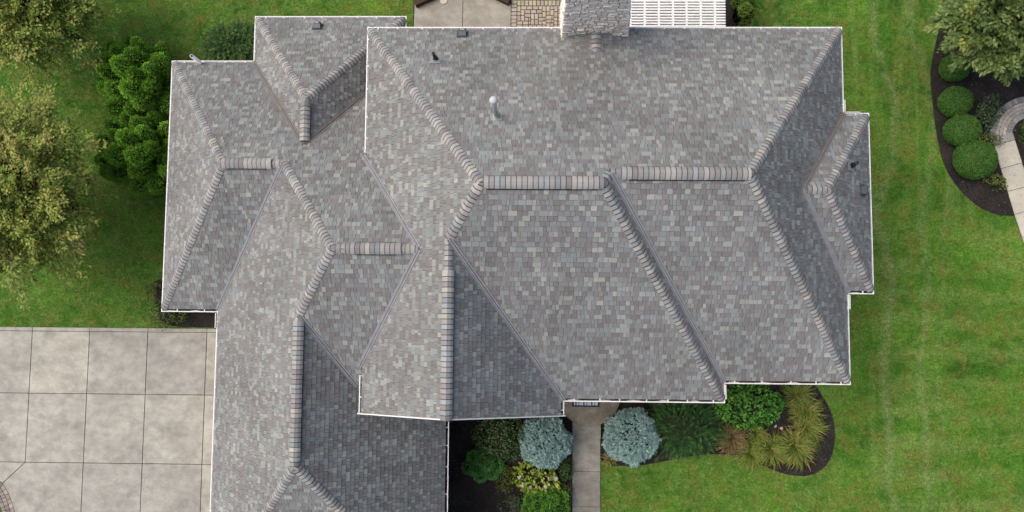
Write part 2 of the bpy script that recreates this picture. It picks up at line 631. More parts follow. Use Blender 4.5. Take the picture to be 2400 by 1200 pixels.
s = 0.0
for row, (o0, o1) in enumerate(((.0, .15), (.15, .30), (.30, .45))):
    s = .07 * row
    while s < seglen[-1] - .1:
        w = rng.uniform(.13, .2)
        paver_obj(rb, [along(s, o0), along(s + w, o0), along(s + w, o1), along(s, o1)], -.02, .04, PAL_PAVE[rng.integers(5)] * rng.uniform(.75, 1.05))
        s += w

# back patio: two slabs, a paver field, and the ground under the pergola
pa0 = G(968, 64)
patio_y0 = 7.5
pxl, pxm, pxr = G(968, 40)[0], G(1085, 30)[0], G(1198, 40)[0]
patio_base = [(pxl, patio_y0), (pxr, patio_y0), (pxr, 12.6), (pxl, 12.6)]
patio = MB().prism(patio_base, -.05, .02).build('patio', M['sand'])
tag(patio, 'tan concrete patio slab behind the house', kind='structure')
no_grass.append(patio_base)
cl, cr = G(972, 9), G(1198, 12)
slab(patio, [(pxl, patio_y0), (pxm, patio_y0), (pxm, 12.6), (pxl + .6, 12.6), (cl[0], cl[1])], -.04, .06, M['concrete_b'])
slab(patio, [(pxm, patio_y0), (pxr, patio_y0), (cr[0], cr[1]), (pxr - .5, 12.6), (pxm, 12.6)], -.04, .06, M['concrete_b'])
pfx1 = G(1330, 40)[0]
pf_top = G(1250, 2)[1]
pf_base = [(pxr, patio_y0), (pfx1 + 4.5, patio_y0), (pfx1 + 4.5, pf_top), (pxr, pf_top)]
pfield = MB().prism(pf_base, -.05, .022).build('paver_patio', M['sand'])
tag(pfield, 'tan block paver patio beside the chimney', kind='structure')
no_grass.append(pf_base)
# basket of 0.14 x 0.21 blocks on a 0.07 grid
u = .0715
nxg, nyg = int((pfx1 - pxr) / u), int((pf_top - 8.35) / u)
occ = np.zeros((nxg, nyg), bool)
for jx in range(0, 3):
    pass
order = [(i, j) for j in range(nyg - 1, -1, -1) for i in range(nxg)]
# soldier course on the left edge and along the top first
pieces = []
for k in range(0, nyg - 1, 2):
    pieces.append((0, nyg - 2 - k, 3, 2))
for k in range(3, nxg - 1, 2):
    pieces.append((k, nyg - 3, 2, 3))
for (i, j, w, h) in pieces:
    occ[i:i + w, max(j, 0):j + h] = True
for (i, j) in order:
    if occ[i, j]: continue
    opts = [(2, 2), (3, 2), (2, 3)]
    rng.shuffle(opts)
    for (w, h) in opts + [(1, 2), (1, 1)]:
        j0 = j - h + 1
        if i + w <= nxg and j0 >= 0 and not occ[i:i + w, j0:j + 1].any():
            occ[i:i + w, j0:j + 1] = True
            pieces.append((i, j0, w, h))
            break
y_off = pf_top - nyg * u
for (i, j, w, h) in pieces:
    x0, y0 = pxr + i * u, y_off + j * u
    c = np.array((.385, .335, .26)) * rng.uniform(.82, 1.12) * (1, rng.uniform(.96, 1.03), rng.uniform(.92, 1.12))
    paver_obj(pfield, [(x0, y0), (x0 + w * u, y0), (x0 + w * u, y0 + h * u), (x0, y0 + h * u)], -.02, .06, c, .011)

# low timber edging at the back of the patio
for (a, b, w, lab) in (((971, 6), (1016, -14), .34, 'dark timber beam angled across the left back corner of patio'),
                       ((1194, 4), (1140, -22), .24, 'dark timber beam angled across the patio corner next to the pavers')):
    p, q = G(*a, .2), G(*b, .2)
    t = thing('timber_edging', (p[0], p[1], 0), lab, 'timber beam', 'timber beams at the back of the patio')
    for k in range(2):
        d = unit(np.array([q[0] - p[0], q[1] - p[1]]))
        r = np.array([-d[1], d[0]]) * (w * (.25 - .5 * k))
        MB().beam((p[0] + r[0], p[1] + r[1], .16 + .03 * k), (q[0] + r[0], q[1] + r[1], .16 + .03 * k), w * .46, .26).build('sleeper', M['timber'], t)
dd = G(1040, 1, .08)
tb = thing('stone_disc', (dd[0], dd[1], .06), 'small pale round stone lying on the patio slab', 'stone')
MB().tube([(dd[0], dd[1], .061), (dd[0], dd[1], .09), (dd[0], dd[1], .10)], [.14, .14, .125], 24).build('disc', M['concrete_d'], tb)

# front walk, steps and stoop
fx0, fx1 = G(1341, 1100)[0], G(1407, 1100)[0]
fy = [G(1370, 1030)[1], G(1370, 1104)[1], G(1370, 1187)[1], G(1370, 1270)[1], G(1370, 1350)[1]]
wbase = [(fx0, fy[0] + 1.2), (fx1, fy[0] + 1.2), (fx1, fy[4]), (fx0, fy[4])]
walk = MB().prism(wbase, -.05, .01).build('front_walk', M['sand'])
tag(walk, 'straight grey concrete front walk', kind='structure')
no_grass.append(wbase)
for k in range(4):
    slab(walk, [(fx0, fy[k + 1]), (fx1, fy[k + 1]), (fx1, fy[k] + (.5 if k == 0 else 0)), (fx0, fy[k] + (.5 if k == 0 else 0))], -.04, .05, M['concrete_c'], gap=.005)
sc = G(1381, 925, .30)
stoop_r = abs(G(1381, 1000, .30)[1] - sc[1])
st = thing('front_stoop', (sc[0], sc[1], 0), 'half round concrete entry stoop under the front eave', 'stoop')
ang = np.linspace(math.pi, 2 * math.pi, 48)
step = [(sc[0] + 1.0 * math.cos(t) * stoop_r * 1.42, sc[1] + math.sin(t) * stoop_r * 1.42) for t in ang]
step = [p for p in step if fx0 < p[0] < fx1]
step = [(fx0, sc[1]), *[(fx0, step[0][1])], *step, (fx1, step[-1][1]), (fx1, sc[1])]
MB().prism(step, .0, .16).build('step', M['concrete_c'], st)
top = [(sc[0] + math.cos(t) * stoop_r, sc[1] + math.sin(t) * stoop_r) for t in ang] + [(sc[0] + stoop_r, sc[1] + .9), (sc[0] - stoop_r, sc[1] + .9)]
mbs = MB().prism(top, .0, .29)
mbs.build('landing', M['sand'], st)
lip = [(sc[0] + math.cos(t) * (stoop_r - .012), sc[1] + math.sin(t) * (stoop_r - .012)) for t in ang] + [(sc[0] + stoop_r - .012, sc[1] + .88), (sc[0] - stoop_r + .012, sc[1] + .88)]
MB().prism(lip, .29, .31).build('landing_top', M['concrete_e'], st)
m0, m1 = G(1341, 953, .32), G(1405, 953, .32)
dm = thing('doormat', (m0[0], m0[1], .31), 'dark rubber doormat with pale stripes on the front stoop', 'doormat')
MB().box((m0[0], m0[1], .312), (m1[0], m0[1] + .55, .325)).build('mat_base', M['mat'], dm)
for k in range(9):
    xa = m0[0] + .06 + k * (m1[0] - m0[0] - .12) / 9
    MB().box((xa, m0[1] + .05, .325), (xa + .05 + .02 * (k % 3), m0[1] + .5, .331)).build('stripe', M['matstripe'], dm)

# garden beds
bed_front_l = px_poly([(1046, 975), (1342, 975), (1342, 1215), (1342, 1300), (1046, 1300)])
bed_front_l[:2, 1] = -2.3
bed_front_r = smooth_loop(px_poly([(1409, 905), (1409, 990), (1409, 1078), (1470, 1092), (1540, 1084), (1610, 1070), (1680, 1064), (1745, 1072), (1790, 1092), (1845, 1112), (1900, 1113), (1940, 1085),
                                   (1956, 1030), (1950, 975), (1928, 930), (1893, 890), (1800, 860), (1600, 860)]), 6)
bed_right = smooth_loop(px_poly([(2250, -60), (2222, 0), (2198, 80), (2181, 165), (2185, 240), (2196, 320), (2212, 385), (2245, 440), (2290, 482), (2335, 503), (2376, 507), (2420, 520), (2560, 480),
                                 (2600, 200), (2560, -80), (2400, -120)]), 6)
bed_west = px_poly([(360, 690), (400, 640), (515, 640), (515, 768), (430, 767), (380, 760)])
bed_pergola = px_poly([(1690, 80), (1690, -40), (1750, -40), (1757, 0), (1755, 80)])
beds = {}
for nm, poly, lab in (('garden_bed', bed_front_l, 'black mulch bed between the garage and front walk'), ('garden_bed', bed_front_r, 'black mulch bed right of the front walk'),
                      ('garden_bed', bed_right, 'black mulch bed by the curved paver path'), ('garden_bed', bed_west, 'black mulch strip by the driveway top edge'),
                      ('garden_bed', bed_pergola, 'narrow mulch strip beside the white pergola')):
    o = MB().prism(poly, -.05, .022).build(nm, M['mulch'])
    tag(o, lab, kind='structure')
    no_grass.append(poly)

# right-hand path: concrete slabs and a curved run of pavers
LP = [(2328, 343), (2344, 396), (2360, 449), (2376, 503), (2394, 556), (2412, 610)]
RP = [(2377, 328), (2394, 382), (2411, 436), (2428, 489), (2446, 542), (2464, 596)]
pbase = px_poly(LP + RP[::-1])
path = MB().prism(pbase, -.05, .016).build('garden_path', M['sand'])
tag(path, 'pale concrete slab garden path on the right', kind='structure')
no_grass.append(pbase)
for k in range(5):
    slab(path, px_poly([LP[k], LP[k + 1], RP[k + 1], RP[k]]), -.04, .055, M['concrete_d'], gap=.007)
cc = G(2415, 320)[:2]
k65 = np.linalg.norm(G(2415, 320) - G(2515, 320)) / 100
a_end = math.radians(192)
arc_pts = [(cc + 97.5 * k65 * np.array([math.cos(t), math.sin(t)])) for t in np.linspace(math.radians(20), a_end, 30)]
arc_in = [(cc + 44.5 * k65 * np.array([math.cos(t), math.sin(t)])) for t in np.linspace(math.radians(20), a_end, 30)]
mbp = MB()
for k in range(29):
    mbp.prism([arc_pts[k], arc_pts[k + 1], arc_in[k + 1], arc_in[k]], -.05, .024)
ppath = mbp.build('paver_path', M['sand'])
tag(ppath, 'curved paver path with grey border courses', kind='structure')
no_grass.append(np.array(arc_pts + arc_in[::-1]))


def ring(r0, r1, w, cols, ph=0.0, a0=20, a1=None):
    a = math.radians(a0) + ph
    end = a_end if a1 is None else a1
    rm = (r0 + r1) / 2
    while a < end:
        da = w * rng.uniform(.8, 1.3) / (rm * k65)
        b = min(a + da, end)
        if b - a > .02:
            q = [cc + r * k65 * np.array([math.cos(t), math.sin(t)]) for r, t in ((r0, a), (r1, a), (r1, b), (r0, b))]
            c = cols[rng.integers(len(cols))] * rng.uniform(.85, 1.1)
            paver_obj(ppath, q, -.02, .06, c, .005)
        a = b


GREYP = np.array([(.24, .23, .22), (.28, .27, .255), (.205, .20, .195)])
TANP = np.array([(.40, .36, .305), (.36, .325, .285), (.44, .40, .34), (.335, .315, .29)])
ring(83.5, 97, .125, GREYP)
ring(45, 58.5, .10, GREYP * 1.15)
ring(58.8, 67, .15, TANP, .02)
ring(67, 75.2, .17, TANP, .05)
ring(75.2, 83.2, .15, TANP, .01)
bl = px_poly([(2319, 322), (2328, 343), (2377, 328), (2371, 310)])
for k in range(6):
    f0, f1 = k / 6, (k + 1) / 6
    q = [bl[0] + (bl[3] - bl[0]) * f0, bl[1] + (bl[2] - bl[1]) * f0, bl[1] + (bl[2] - bl[1]) * f1, bl[0] + (bl[3] - bl[0]) * f1]
    paver_obj(ppath, q, -.02, .062, GREYP[rng.integers(3)] * 1.2, .005)
no_grass.append(bl)
# ------------------------------------------------------------------ the house: roof planes (facing, eave height, eave line, pitch)
ZA, ZC = 5.793, 3.0
PL = {'NA': ('N', ZA, 8.189, .747), 'WA': ('W', ZA, -4.714, 1.088), 'EA': ('E', ZA, 8.925, .984), 'SA1': ('S', ZA, -2.491, .708),
      'SA2': ('S', ZA, -1.958, .707), 'EA1': ('E', ZA, 5.466, 1.039), 'EB': ('E', ZA, 1.021, 1.014), 'NF': ('N', ZA, 5.688, .740),
      'EF': ('E', ZA, 9.63, .962), 'SF': ('S', ZA, .552, .698), 'NC': ('N', ZC, 8.134, .747), 'WC': ('W', ZC, -11.772, .988),
      'SC1': ('S', ZC, -.107, .701), 'WD': ('W', ZC, -9.968, .999), 'SC2': ('S', ZC, -5.819, .663), 'ED': ('E', ZC, -2.466, 1.013),
      'SD': ('S', ZC, -9.326, .73), 'WE': ('W', ZC, -9.066, .999), 'NE': ('N', ZC, 9.634, .724), 'EE': ('E', ZC, -4.049, 1.001)}
YG, YGR = -2.905, -2.62
XW = PL['WA'][2] + .42              # west wall of the tall block
YB = YG + .32                       # front wall of the gable
INS = .115                          # shingles start this far inside the gutter's outer edge


def plane_eq(n):
    if isinstance(n, tuple):
        ax, k = n
        return np.eye(3)['xyz'.index(ax)], k
    d, z, e, p = PL[n]
    if d == 'N': return np.array([0, p, 1.]), z + p * e
    if d == 'S': return np.array([0, -p, 1.]), z - p * e
    if d == 'E': return np.array([p, 0, 1.]), z + p * e
    return np.array([-p, 0, 1.]), z - p * e


zA, zC = ('z', ZA), ('z', ZC)


def V(a, b, c):
    A, B = zip(*(plane_eq(n) for n in (a, b, c)))
    return np.linalg.solve(np.array(A), np.array(B))


def nrm(n):
    return unit(plane_eq(n)[0])


yg, ygr, xw, yb = ('y', YG), ('y', YGR), ('x', XW), ('y', YB)
FACES = {
    'NA': [V('NA', 'WA', zA), V('NA', 'EA', zA), V('NA', 'SA2', 'EA'), V('NA', 'EA1', 'SA2'), V('NA', 'SA1', 'EA1'), V('NA', 'WA', 'SA1')],
    'WA': [V('NA', 'WA', zA), V('NC', 'WA', zA), V('NC', 'SC2', 'WA'), V('SC2', 'WA', zA), V('WA', zA, yg), V('WA', 'EB', ygr), V('WA', 'SA1', 'EB'), V('NA', 'WA', 'SA1')],
    'EA': [V('NA', 'EA', zA), V('NA', 'SA2', 'EA'), V('SA2', 'EA', zA), V('SF', 'EA', zA), V('NF', 'SF', 'EA'), V('NF', 'EA', zA)],
    'SA1': [V('NA', 'WA', 'SA1'), V('NA', 'SA1', 'EA1'), V('SA1', 'EA1', zA), V('SA1', 'EB', zA), V('WA', 'SA1', 'EB')],
    'EA1': [V('NA', 'SA1', 'EA1'), V('NA', 'EA1', 'SA2'), V('SA2', 'EA1', zA), V('SA1', 'EA1', zA)],
    'SA2': [V('NA', 'EA1', 'SA2'), V('NA', 'SA2', 'EA'), V('SA2', 'EA', zA), V('SA2', 'EA1', zA)],
    'EB': [V('WA', 'SA1', 'EB'), V('SA1', 'EB', zA), V('EB', zA, yg), V('WA', 'EB', ygr)],
    'NF': [V('NF', 'EA', zA), V('NF', 'EF', zA), V('NF', 'SF', 'EF'), V('NF', 'SF', 'EA')],
    'EF': [V('NF', 'EF', zA), V('SF', 'EF', zA), V('NF', 'SF', 'EF')],
    'SF': [V('SF', 'EF', zA), V('SF', 'EA', zA), V('NF', 'SF', 'EA'), V('NF', 'SF', 'EF')],
    'WC': [V('NC', 'WC', zC), V('NC', 'WC', 'SC1'), V('WC', 'SC1', zC)],
    'SC1': [V('NC', 'WC', 'SC1'), V('NC', 'SC1', 'WD'), V('SC1', 'WD', zC), V('WC', 'SC1', zC)],
    'NC': [V('NC', 'WC', zC), V('NC', 'WE', zC), V('WE', 'EE', 'NC'), V('EE', 'NC', xw), np.array([XW, V('NC', 'WA', zA)[1], ZA]), V('NC', 'WA', zA), V('NC', 'SC2', 'WA'),
           V('NC', 'WD', 'SC2'), V('NC', 'SC1', 'WD'), V('NC', 'WC', 'SC1')],
    'WE': [V('WE', 'NE', zC), V('WE', 'NE', 'EE'), V('WE', 'EE', 'NC'), V('NC', 'WE', zC)],
    'NE': [V('WE', 'NE', zC), V('NE', 'EE', zC), V('WE', 'NE', 'EE')],
    'EE': [V('WE', 'NE', 'EE'), V('NE', 'EE', zC), V('EE', zC, ('y', 7.9)), V('EE', xw, ('y', 7.9)), V('EE', 'NC', xw), V('WE', 'EE', 'NC')],
    'WD': [V('SC1', 'WD', zC), V('NC', 'SC1', 'WD'), V('NC', 'WD', 'SC2'), V('WD', 'SC2', 'ED'), V('WD', 'ED', 'SD'), V('WD', 'SD', zC)],
    'SC2': [V('WD', 'SC2', 'ED'), V('NC', 'WD', 'SC2'), V('NC', 'SC2', 'WA'), V('SC2', 'WA', zA), V('SC2', xw, zA), V('SC2', 'ED', xw)],
    'ED': [V('WD', 'SC2', 'ED'), V('SC2', 'ED', xw), V('ED', xw, yb), V('ED', zC, yb), V('ED', 'SD', zC), V('WD', 'ED', 'SD')],
    'SD': [V('WD', 'SD', zC), V('WD', 'ED', 'SD'), V('ED', 'SD', zC)],
}

# chimney and its cricket on the north slope
nNA, kNA = plane_eq('NA')
ca, cb = ray_plane(1315, 88, nNA, kNA), ray_plane(1474, 88, nNA, kNA)
CX0, CX1 = ca[0], cb[0]
CY0 = .5 * (ca[1] + cb[1])
CY1 = CY0 + 1.0
CM = .5 * (CX0 + CX1)
ce = ray_plane(1389, 122, nNA, kNA)
zc_base = (kNA - nNA[1] * CY0)
YE = ce[1]
zc_r = kNA - nNA[1] * YE
pk = (zc_r - zc_base) / (CM - CX0)
PL['WK'] = ('W', zc_base, CX0, pk)
PL['EK'] = ('E', zc_base, CX1, pk)
FACES['WK'] = [np.array([CX0, CY0, zc_base]), np.array([CM, CY0, zc_r]), np.array([CM, YE, zc_r])]
FACES['EK'] = [np.array([CX1, CY0, zc_base]), np.array([CM, CY0, zc_r]), np.array([CM, YE, zc_r])]

house = thing('house', (0, 2, 0), 'large house with grey shingled hip and gable roofs and white gutters', 'house')


def frame(n):
    """origin, along-eave axis, up-slope axis, normal of a roof plane"""
    d, z, e, p = PL[n]
    k = 1 / math.sqrt(1 + p * p)
    if d == 'N': return np.array([0, e, z]), np.array([-1., 0, 0]), np.array([0, -k, p * k]), nrm(n)
    if d == 'S': return np.array([0, e, z]), np.array([1., 0, 0]), np.array([0, k, p * k]), nrm(n)
    if d == 'E': return np.array([e, 0, z]), np.array([0, 1., 0]), np.array([-k, 0, p * k]), nrm(n)
    return np.array([e, 0, z]), np.array([0, -1., 0]), np.array([k, 0, p * k]), nrm(n)


def clip(poly, ax, k, keep_greater):
    out = []
    n = len(poly)
    for i in range(n):
        a, b = poly[i], poly[(i + 1) % n]
        ia = (a[ax] >= k) if keep_greater else (a[ax] <= k)
        ib = (b[ax] >= k) if keep_greater else (b[ax] <= k)
        if ia: out.append(a)
        if ia != ib:
            t = (k - a[ax]) / (b[ax] - a[ax])
            out.append((a[0] + t * (b[0] - a[0]), a[1] + t * (b[1] - a[1])))
    return out


def area2(p):
    p = np.asarray(p)
    if len(p) < 3: return 0
    x, y = p[:, 0], p[:, 1]
    return .5 * np.sum(x * np.roll(y, -1) - np.roll(x, -1) * y)


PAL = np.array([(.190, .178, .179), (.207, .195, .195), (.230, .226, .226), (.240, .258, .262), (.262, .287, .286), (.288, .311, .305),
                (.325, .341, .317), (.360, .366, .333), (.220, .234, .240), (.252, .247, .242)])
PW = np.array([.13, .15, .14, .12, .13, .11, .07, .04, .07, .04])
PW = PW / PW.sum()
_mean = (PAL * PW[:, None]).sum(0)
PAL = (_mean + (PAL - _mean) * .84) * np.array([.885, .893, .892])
EXPO = .143
singles = []
slopes = {}
for fn, poly3 in FACES.items():
    O, U, W, Nn = frame(fn)
    poly = [((q - O) @ U, (q - O) @ W) for q in poly3]
    if area2(poly) < 0: poly = poly[::-1]
    p = PL[fn][3]
    fa_, fb_, fc_ = rng.uniform(0, 6.28, 3)
    vmin = INS * math.sqrt(1 + p * p) if fn not in ('WK', 'EK') else 0.0
    dk = clip(poly, 1, vmin, True)
    dpts = [O + U * a + W * b - Nn * .012 for a, b in dk]
    dlow = [q - np.array([0, 0, .10]) for q in dpts]
    nd = len(dpts)
    fs = [tuple(range(nd)), tuple(range(2 * nd - 1, nd - 1, -1))] + [(i, nd + i, nd + (i + 1) % nd, (i + 1) % nd) for i in range(nd)]
    slopes[fn] = link('roof_slope', mesh_poly(dpts + dlow, fs), house, M['deck'])
    us = [a for a, b in poly]
    vs = [b for a, b in poly]
    v = vmin - .02
    while v < max(vs):
        row = clip(clip(poly, 1, max(v, vmin - .02), True), 1, v + EXPO * 1.12, False)
        if len(row) < 3:
            v += EXPO
            continue
        u0, u1 = min(a for a, b in row), max(a for a, b in row)
        uu = u0 - rng.uniform(0, .25)
        prev = None
        while uu < u1:
            raised = prev is not True if prev is not None else rng.random() < .5
            if rng.random() < .28: raised = not raised
            w = rng.choice([.075, .095, .12, .145, .18, .24], p=[.12, .24, .26, .2, .12, .06]) * rng.uniform(.9, 1.1)
            prev = raised
            t = clip(clip(row, 0, uu + .003, True), 0, uu + w - .003, False)
            uu += w
            if len(t) < 3 or abs(area2(t)) < 2e-4: continue
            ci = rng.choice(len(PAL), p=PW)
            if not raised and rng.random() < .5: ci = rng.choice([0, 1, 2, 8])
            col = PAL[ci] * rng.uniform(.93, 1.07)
            uc, vc = t[0]
            col = col * (1 + .035 * math.sin(uc * 2.1 + fa_ + .5 * math.sin(vc)) + .03 * math.sin(uc * 6.1 + fb_ + .7 * math.sin(vc * .8)) + .045 * math.sin(uc * .75 + vc * .9 + fc_))
            th = rng.uniform(.014, .019) if raised else rng.uniform(.007, .011)
            if area2(t) < 0: t = t[::-1]
            n = len(t)
            P2 = np.array(t)
            hgt = .002 + th * (1 - .85 * (P2[:, 1] - v) / (EXPO * 1.12))
            topv = O + np.outer(P2[:, 0], U) + np.outer(P2[:, 1], W) + np.outer(hgt, Nn)
            botv = O + np.outer(P2[:, 0], U) + np.outer(P2[:, 1], W) - .008 * Nn
            botv -= np.outer((P2[:, 1] < v + .01) * (.024 if raised else .003), W)  # raised butts slant outward so their painted shadow line shows from above
            dist = np.linalg.norm(topv.mean(0) - [0, 0, CAMZ])
            vd = unit(np.array([0, 0, CAMZ]) - topv.mean(0))
            pj = project(topv)
            seen = (pj[:, 0].min() > 0 and pj[:, 0].max() < 2400 and pj[:, 1].min() > 0 and pj[:, 1].max() < 1200)
            full = n == 4 and abs(abs(area2(t)) - w * EXPO * 1.12) < .004
            singles.append((abs(area2(t)) * (Nn @ vd) / dist ** 2 if (seen and full) else 0, fn, topv, botv, col))
        v += EXPO
order = np.argsort([-s[0] for s in singles])
big = set(order[:300].tolist())
RV, RF, RCOL = [], [], []
for i, (a, fn, tv, bv, col) in enumerate(singles):
    n = len(tv)
    fs = [tuple(range(n))] + [(k, n + k, n + (k + 1) % n, (k + 1) % n) for k in range(n)]
    cs = [col] + [col * .24] * n  # sides: dark asphalt edge, with the butt's shadow line put into the colour
    if i in big:
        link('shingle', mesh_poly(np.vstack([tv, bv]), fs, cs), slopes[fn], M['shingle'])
    else:
        b = len(RV)
        RV.extend(np.vstack([tv, bv]).tolist())
        RF.extend([tuple(b + k for k in f) for f in fs])
        RCOL.extend(cs)
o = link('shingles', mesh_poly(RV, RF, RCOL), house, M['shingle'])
o['kind'] = 'stuff'
print('shingles', len(singles))

# ------------------------------------------------------------------ hips and ridges
CAPPAL = .90 * np.array([.97, .985, .995]) * np.array([(.30, .285, .28), (.345, .33, .32), (.27, .29, .30), (.33, .355, .365), (.40, .385, .36), (.235, .222, .222), (.375, .36, .345), (.46, .43, .385), (.265, .25, .25)])
_cm = CAPPAL.mean(0)
CAPPAL = _cm + (CAPPAL - _cm) * .75
caps = []


def ridge(n1, n2, lo, hi, vent=None, e=.128, w=.134, start=.0, end=.0, droop=False):
    lo, hi = np.array(lo, float), np.array(hi, float)
    L = np.linalg.norm(hi - lo)
    T = (hi - lo) / L
    N1, N2 = nrm(n1), nrm(n2)
    D1 = unit(np.cross(T, N1))
    if D1[2] > 0: D1 = -D1
    D2 = unit(np.cross(T, N2))
    if D2[2] > 0: D2 = -D2
    up = unit(N1 + N2)
    va, vb = vent if vent else (9, 9)
    if vent:
        s0, s1 = va * L + .05, vb * L - .05
        pts = []
        for s_ in (s0, s1):
            c = lo + T * s_
            pts += [c + D1 * (w + .050) + N1 * .008, c + D1 * (w + .040) + N1 * .046, c + up * .050, c + D2 * (w + .040) + N2 * .046, c + D2 * (w + .050) + N2 * .008]
        fs = [(0, 1, 6, 5), (1, 2, 7, 6), (2, 3, 8, 7), (3, 4, 9, 8), (0, 4, 3, 2, 1), (5, 6, 7, 8, 9)]
        link('ridge_vent', mesh_poly(pts, fs), house, M['black'])
    s_ = start
    while s_ < L - end - .02:
        ee = min(e, L - end - s_) * 1.0
        lift = .055 if va * L - .10 <= s_ + ee / 2 <= vb * L + .10 else 0.0
        th = .016 * rng.uniform(.6, 1.4)
        col = CAPPAL[rng.integers(len(CAPPAL))] * rng.uniform(.9, 1.1)
        jit = rng.uniform(-.004, .004)
        rings = []
        for (ds, h) in ((0.0, th), (ee * 1.12, .007)):
            c = lo + T * (s_ + ds)
            hh = h + lift + .008
            ww = w + jit
            rings.append([c + D1 * ww + N1 * hh, c + D1 * ww * .55 + N1 * (hh + .006), c + D1 * .035 + N1 * (hh + .004), c + up * (hh + .0),
                          c + D2 * .035 + N2 * (hh + .004), c + D2 * ww * .55 + N2 * (hh + .006), c + D2 * ww + N2 * hh])
        base = [q - up * (th - .012) - T * (.020 if abs(T[2]) < .1 else .032) for q in rings[0]]  # cap butt slants out, so its darkened face reads as a shadow line
        vv = rings[0] + rings[1] + base
        m = 7
        fs = [(i, i + 1, m + i + 1, m + i) for i in range(m - 1)] + [(2 * m + i, 2 * m + i + 1, i + 1, i) for i in range(m - 1)]
        fs += [(0, m, 2 * m), (m - 1, 3 * m - 1, 2 * m - 1)]
        cs = [col] * (m - 1) + [col * .27] * (m - 1) + [col * .2] * 2  # butt faces: dark asphalt edge plus a shadow line painted between caps
        ctr = np.mean(rings[0], 0)
        pj = project(ctr)
        ok = -5 < pj[0] < 2405 and -5 < pj[1] < 1205
        caps.append(((1 / np.linalg.norm(ctr - [0, 0, CAMZ]) if ok else 0), vv, fs, cs))
        s_ += ee


H0 = .16
ridge('NA', 'WA', V('NA', 'WA', zA), V('NA', 'WA', 'SA1'), start=H0)
ridge('WA', 'SA1', V('WA', 'SA1', 'EB'), V('NA', 'WA', 'SA1'))
ridge('WA', 'EB', V('WA', 'EB', ygr), V('WA', 'SA1', 'EB'), vent=(.03, .80), end=.02)
ridge('NA', 'SA1', V('NA', 'WA', 'SA1'), V('NA', 'SA1', 'EA1'), vent=(.04, .97), start=.1)
ridge('NA', 'EA1', V('NA', 'EA1', 'SA2'), V('NA', 'SA1', 'EA1'))
ridge('SA1', 'EA1', V('SA1', 'EA1', zA), V('NA', 'SA1', 'EA1'), start=H0)
ridge('NA', 'SA2', V('NA', 'EA1', 'SA2'), V('NA', 'SA2', 'EA'), vent=(.12, .98))
ridge('NA', 'EA', V('NA', 'EA', zA), V('NA', 'SA2', 'EA'), start=H0)
ridge('SA2', 'EA', V('SA2', 'EA', zA), V('NA', 'SA2', 'EA'), start=H0)
ridge('NF', 'EF', V('NF', 'EF', zA), V('NF', 'SF', 'EF'), start=H0)
ridge('SF', 'EF', V('SF', 'EF', zA), V('NF', 'SF', 'EF'), start=H0)
ridge('NF', 'SF', V('NF', 'SF', 'EA'), V('NF', 'SF', 'EF'))
ridge('NC', 'WC', V('NC', 'WC', zC), V('NC', 'WC', 'SC1'), start=H0)
ridge('SC1', 'WC', V('SC1', 'WC', zC), V('NC', 'WC', 'SC1'), start=H0)
ridge('NC', 'SC1', V('NC', 'WC', 'SC1'), V('NC', 'SC1', 'WD'), vent=(.06, .74))
ridge('NC', 'WD', V('NC', 'SC1', 'WD'), V('NC', 'WD', 'SC2'))
ridge('WD', 'SC2', V('WD', 'SC2', 'ED'), V('NC', 'WD', 'SC2'))
ridge('NC', 'SC2', V('NC', 'WD', 'SC2'), V('NC', 'SC2', 'WA'), vent=(.26, .76))
ridge('WD', 'ED', V('WD', 'ED', 'SD'), V('WD', 'SC2', 'ED'), vent=(.06, .94))
ridge('WD', 'SD', V('WD', 'SD', zC), V('WD', 'ED', 'SD'), start=H0)
ridge('ED', 'SD', V('ED', 'SD', zC), V('WD', 'ED', 'SD'), start=H0)
ridge('WE', 'NE', V('WE', 'NE', zC), V('WE', 'NE', 'EE'), start=H0)
ridge('NE', 'EE', V('NE', 'EE', zC), V('WE', 'NE', 'EE'), start=H0)
ridge('WE', 'EE', V('WE', 'EE', 'NC'), V('WE', 'NE', 'EE'), vent=(.20, .85))
ridge('WK', 'EK', (CM, YE, zc_r), (CM, CY0, zc_r), w=.13)
order = np.argsort([-c[0] for c in caps], kind='stable')
RV, RF, RCOL = [], [], []
for r, i in enumerate(order):
    _, vv, fs, cs = caps[i]
    if r < 300:
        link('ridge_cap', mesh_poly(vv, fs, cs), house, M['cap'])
    else:
        b = len(RV)
        RV.extend(vv)
        RF.extend([tuple(b + k for k in f) for f in fs])
        RCOL.extend(cs)
if RV:
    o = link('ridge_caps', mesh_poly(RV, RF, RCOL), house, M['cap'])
    o['kind'] = 'stuff'
print('caps', len(caps))


# ------------------------------------------------------------------ valleys
def valley(n1, n2, lo, hi, w=.088, mat='valley', s0=.0, s1=1.0):
    lo, hi = np.array(lo, float), np.array(hi, float)
    lo, hi = lo + (hi - lo) * s0, lo + (hi - lo) * s1
    T = unit(hi - lo)
    N1, N2 = nrm(n1), nrm(n2)
    D1 = unit(np.cross(T, N1))
    if D1[2] < 0: D1 = -D1
    D2 = unit(np.cross(T, N2))
    if D2[2] < 0: D2 = -D2
    up = unit(N1 + N2)
    prof = [D1 * w + N1 * .006, D1 * w + N1 * .026, D1 * .030 + up * .034, up * .075, D2 * .030 + up * .034, D2 * w + N2 * .026, D2 * w + N2 * .006]
    pts = [lo + q for q in prof] + [hi + q for q in prof]
    fs = [(i, i + 1, 8 + i, 7 + i) for i in range(6)] + [(0, 1, 2, 3, 4, 5, 6), (13, 12, 11, 10, 9, 8, 7)]
    link('valley_flashing', mesh_poly(pts, fs), house, M[mat])


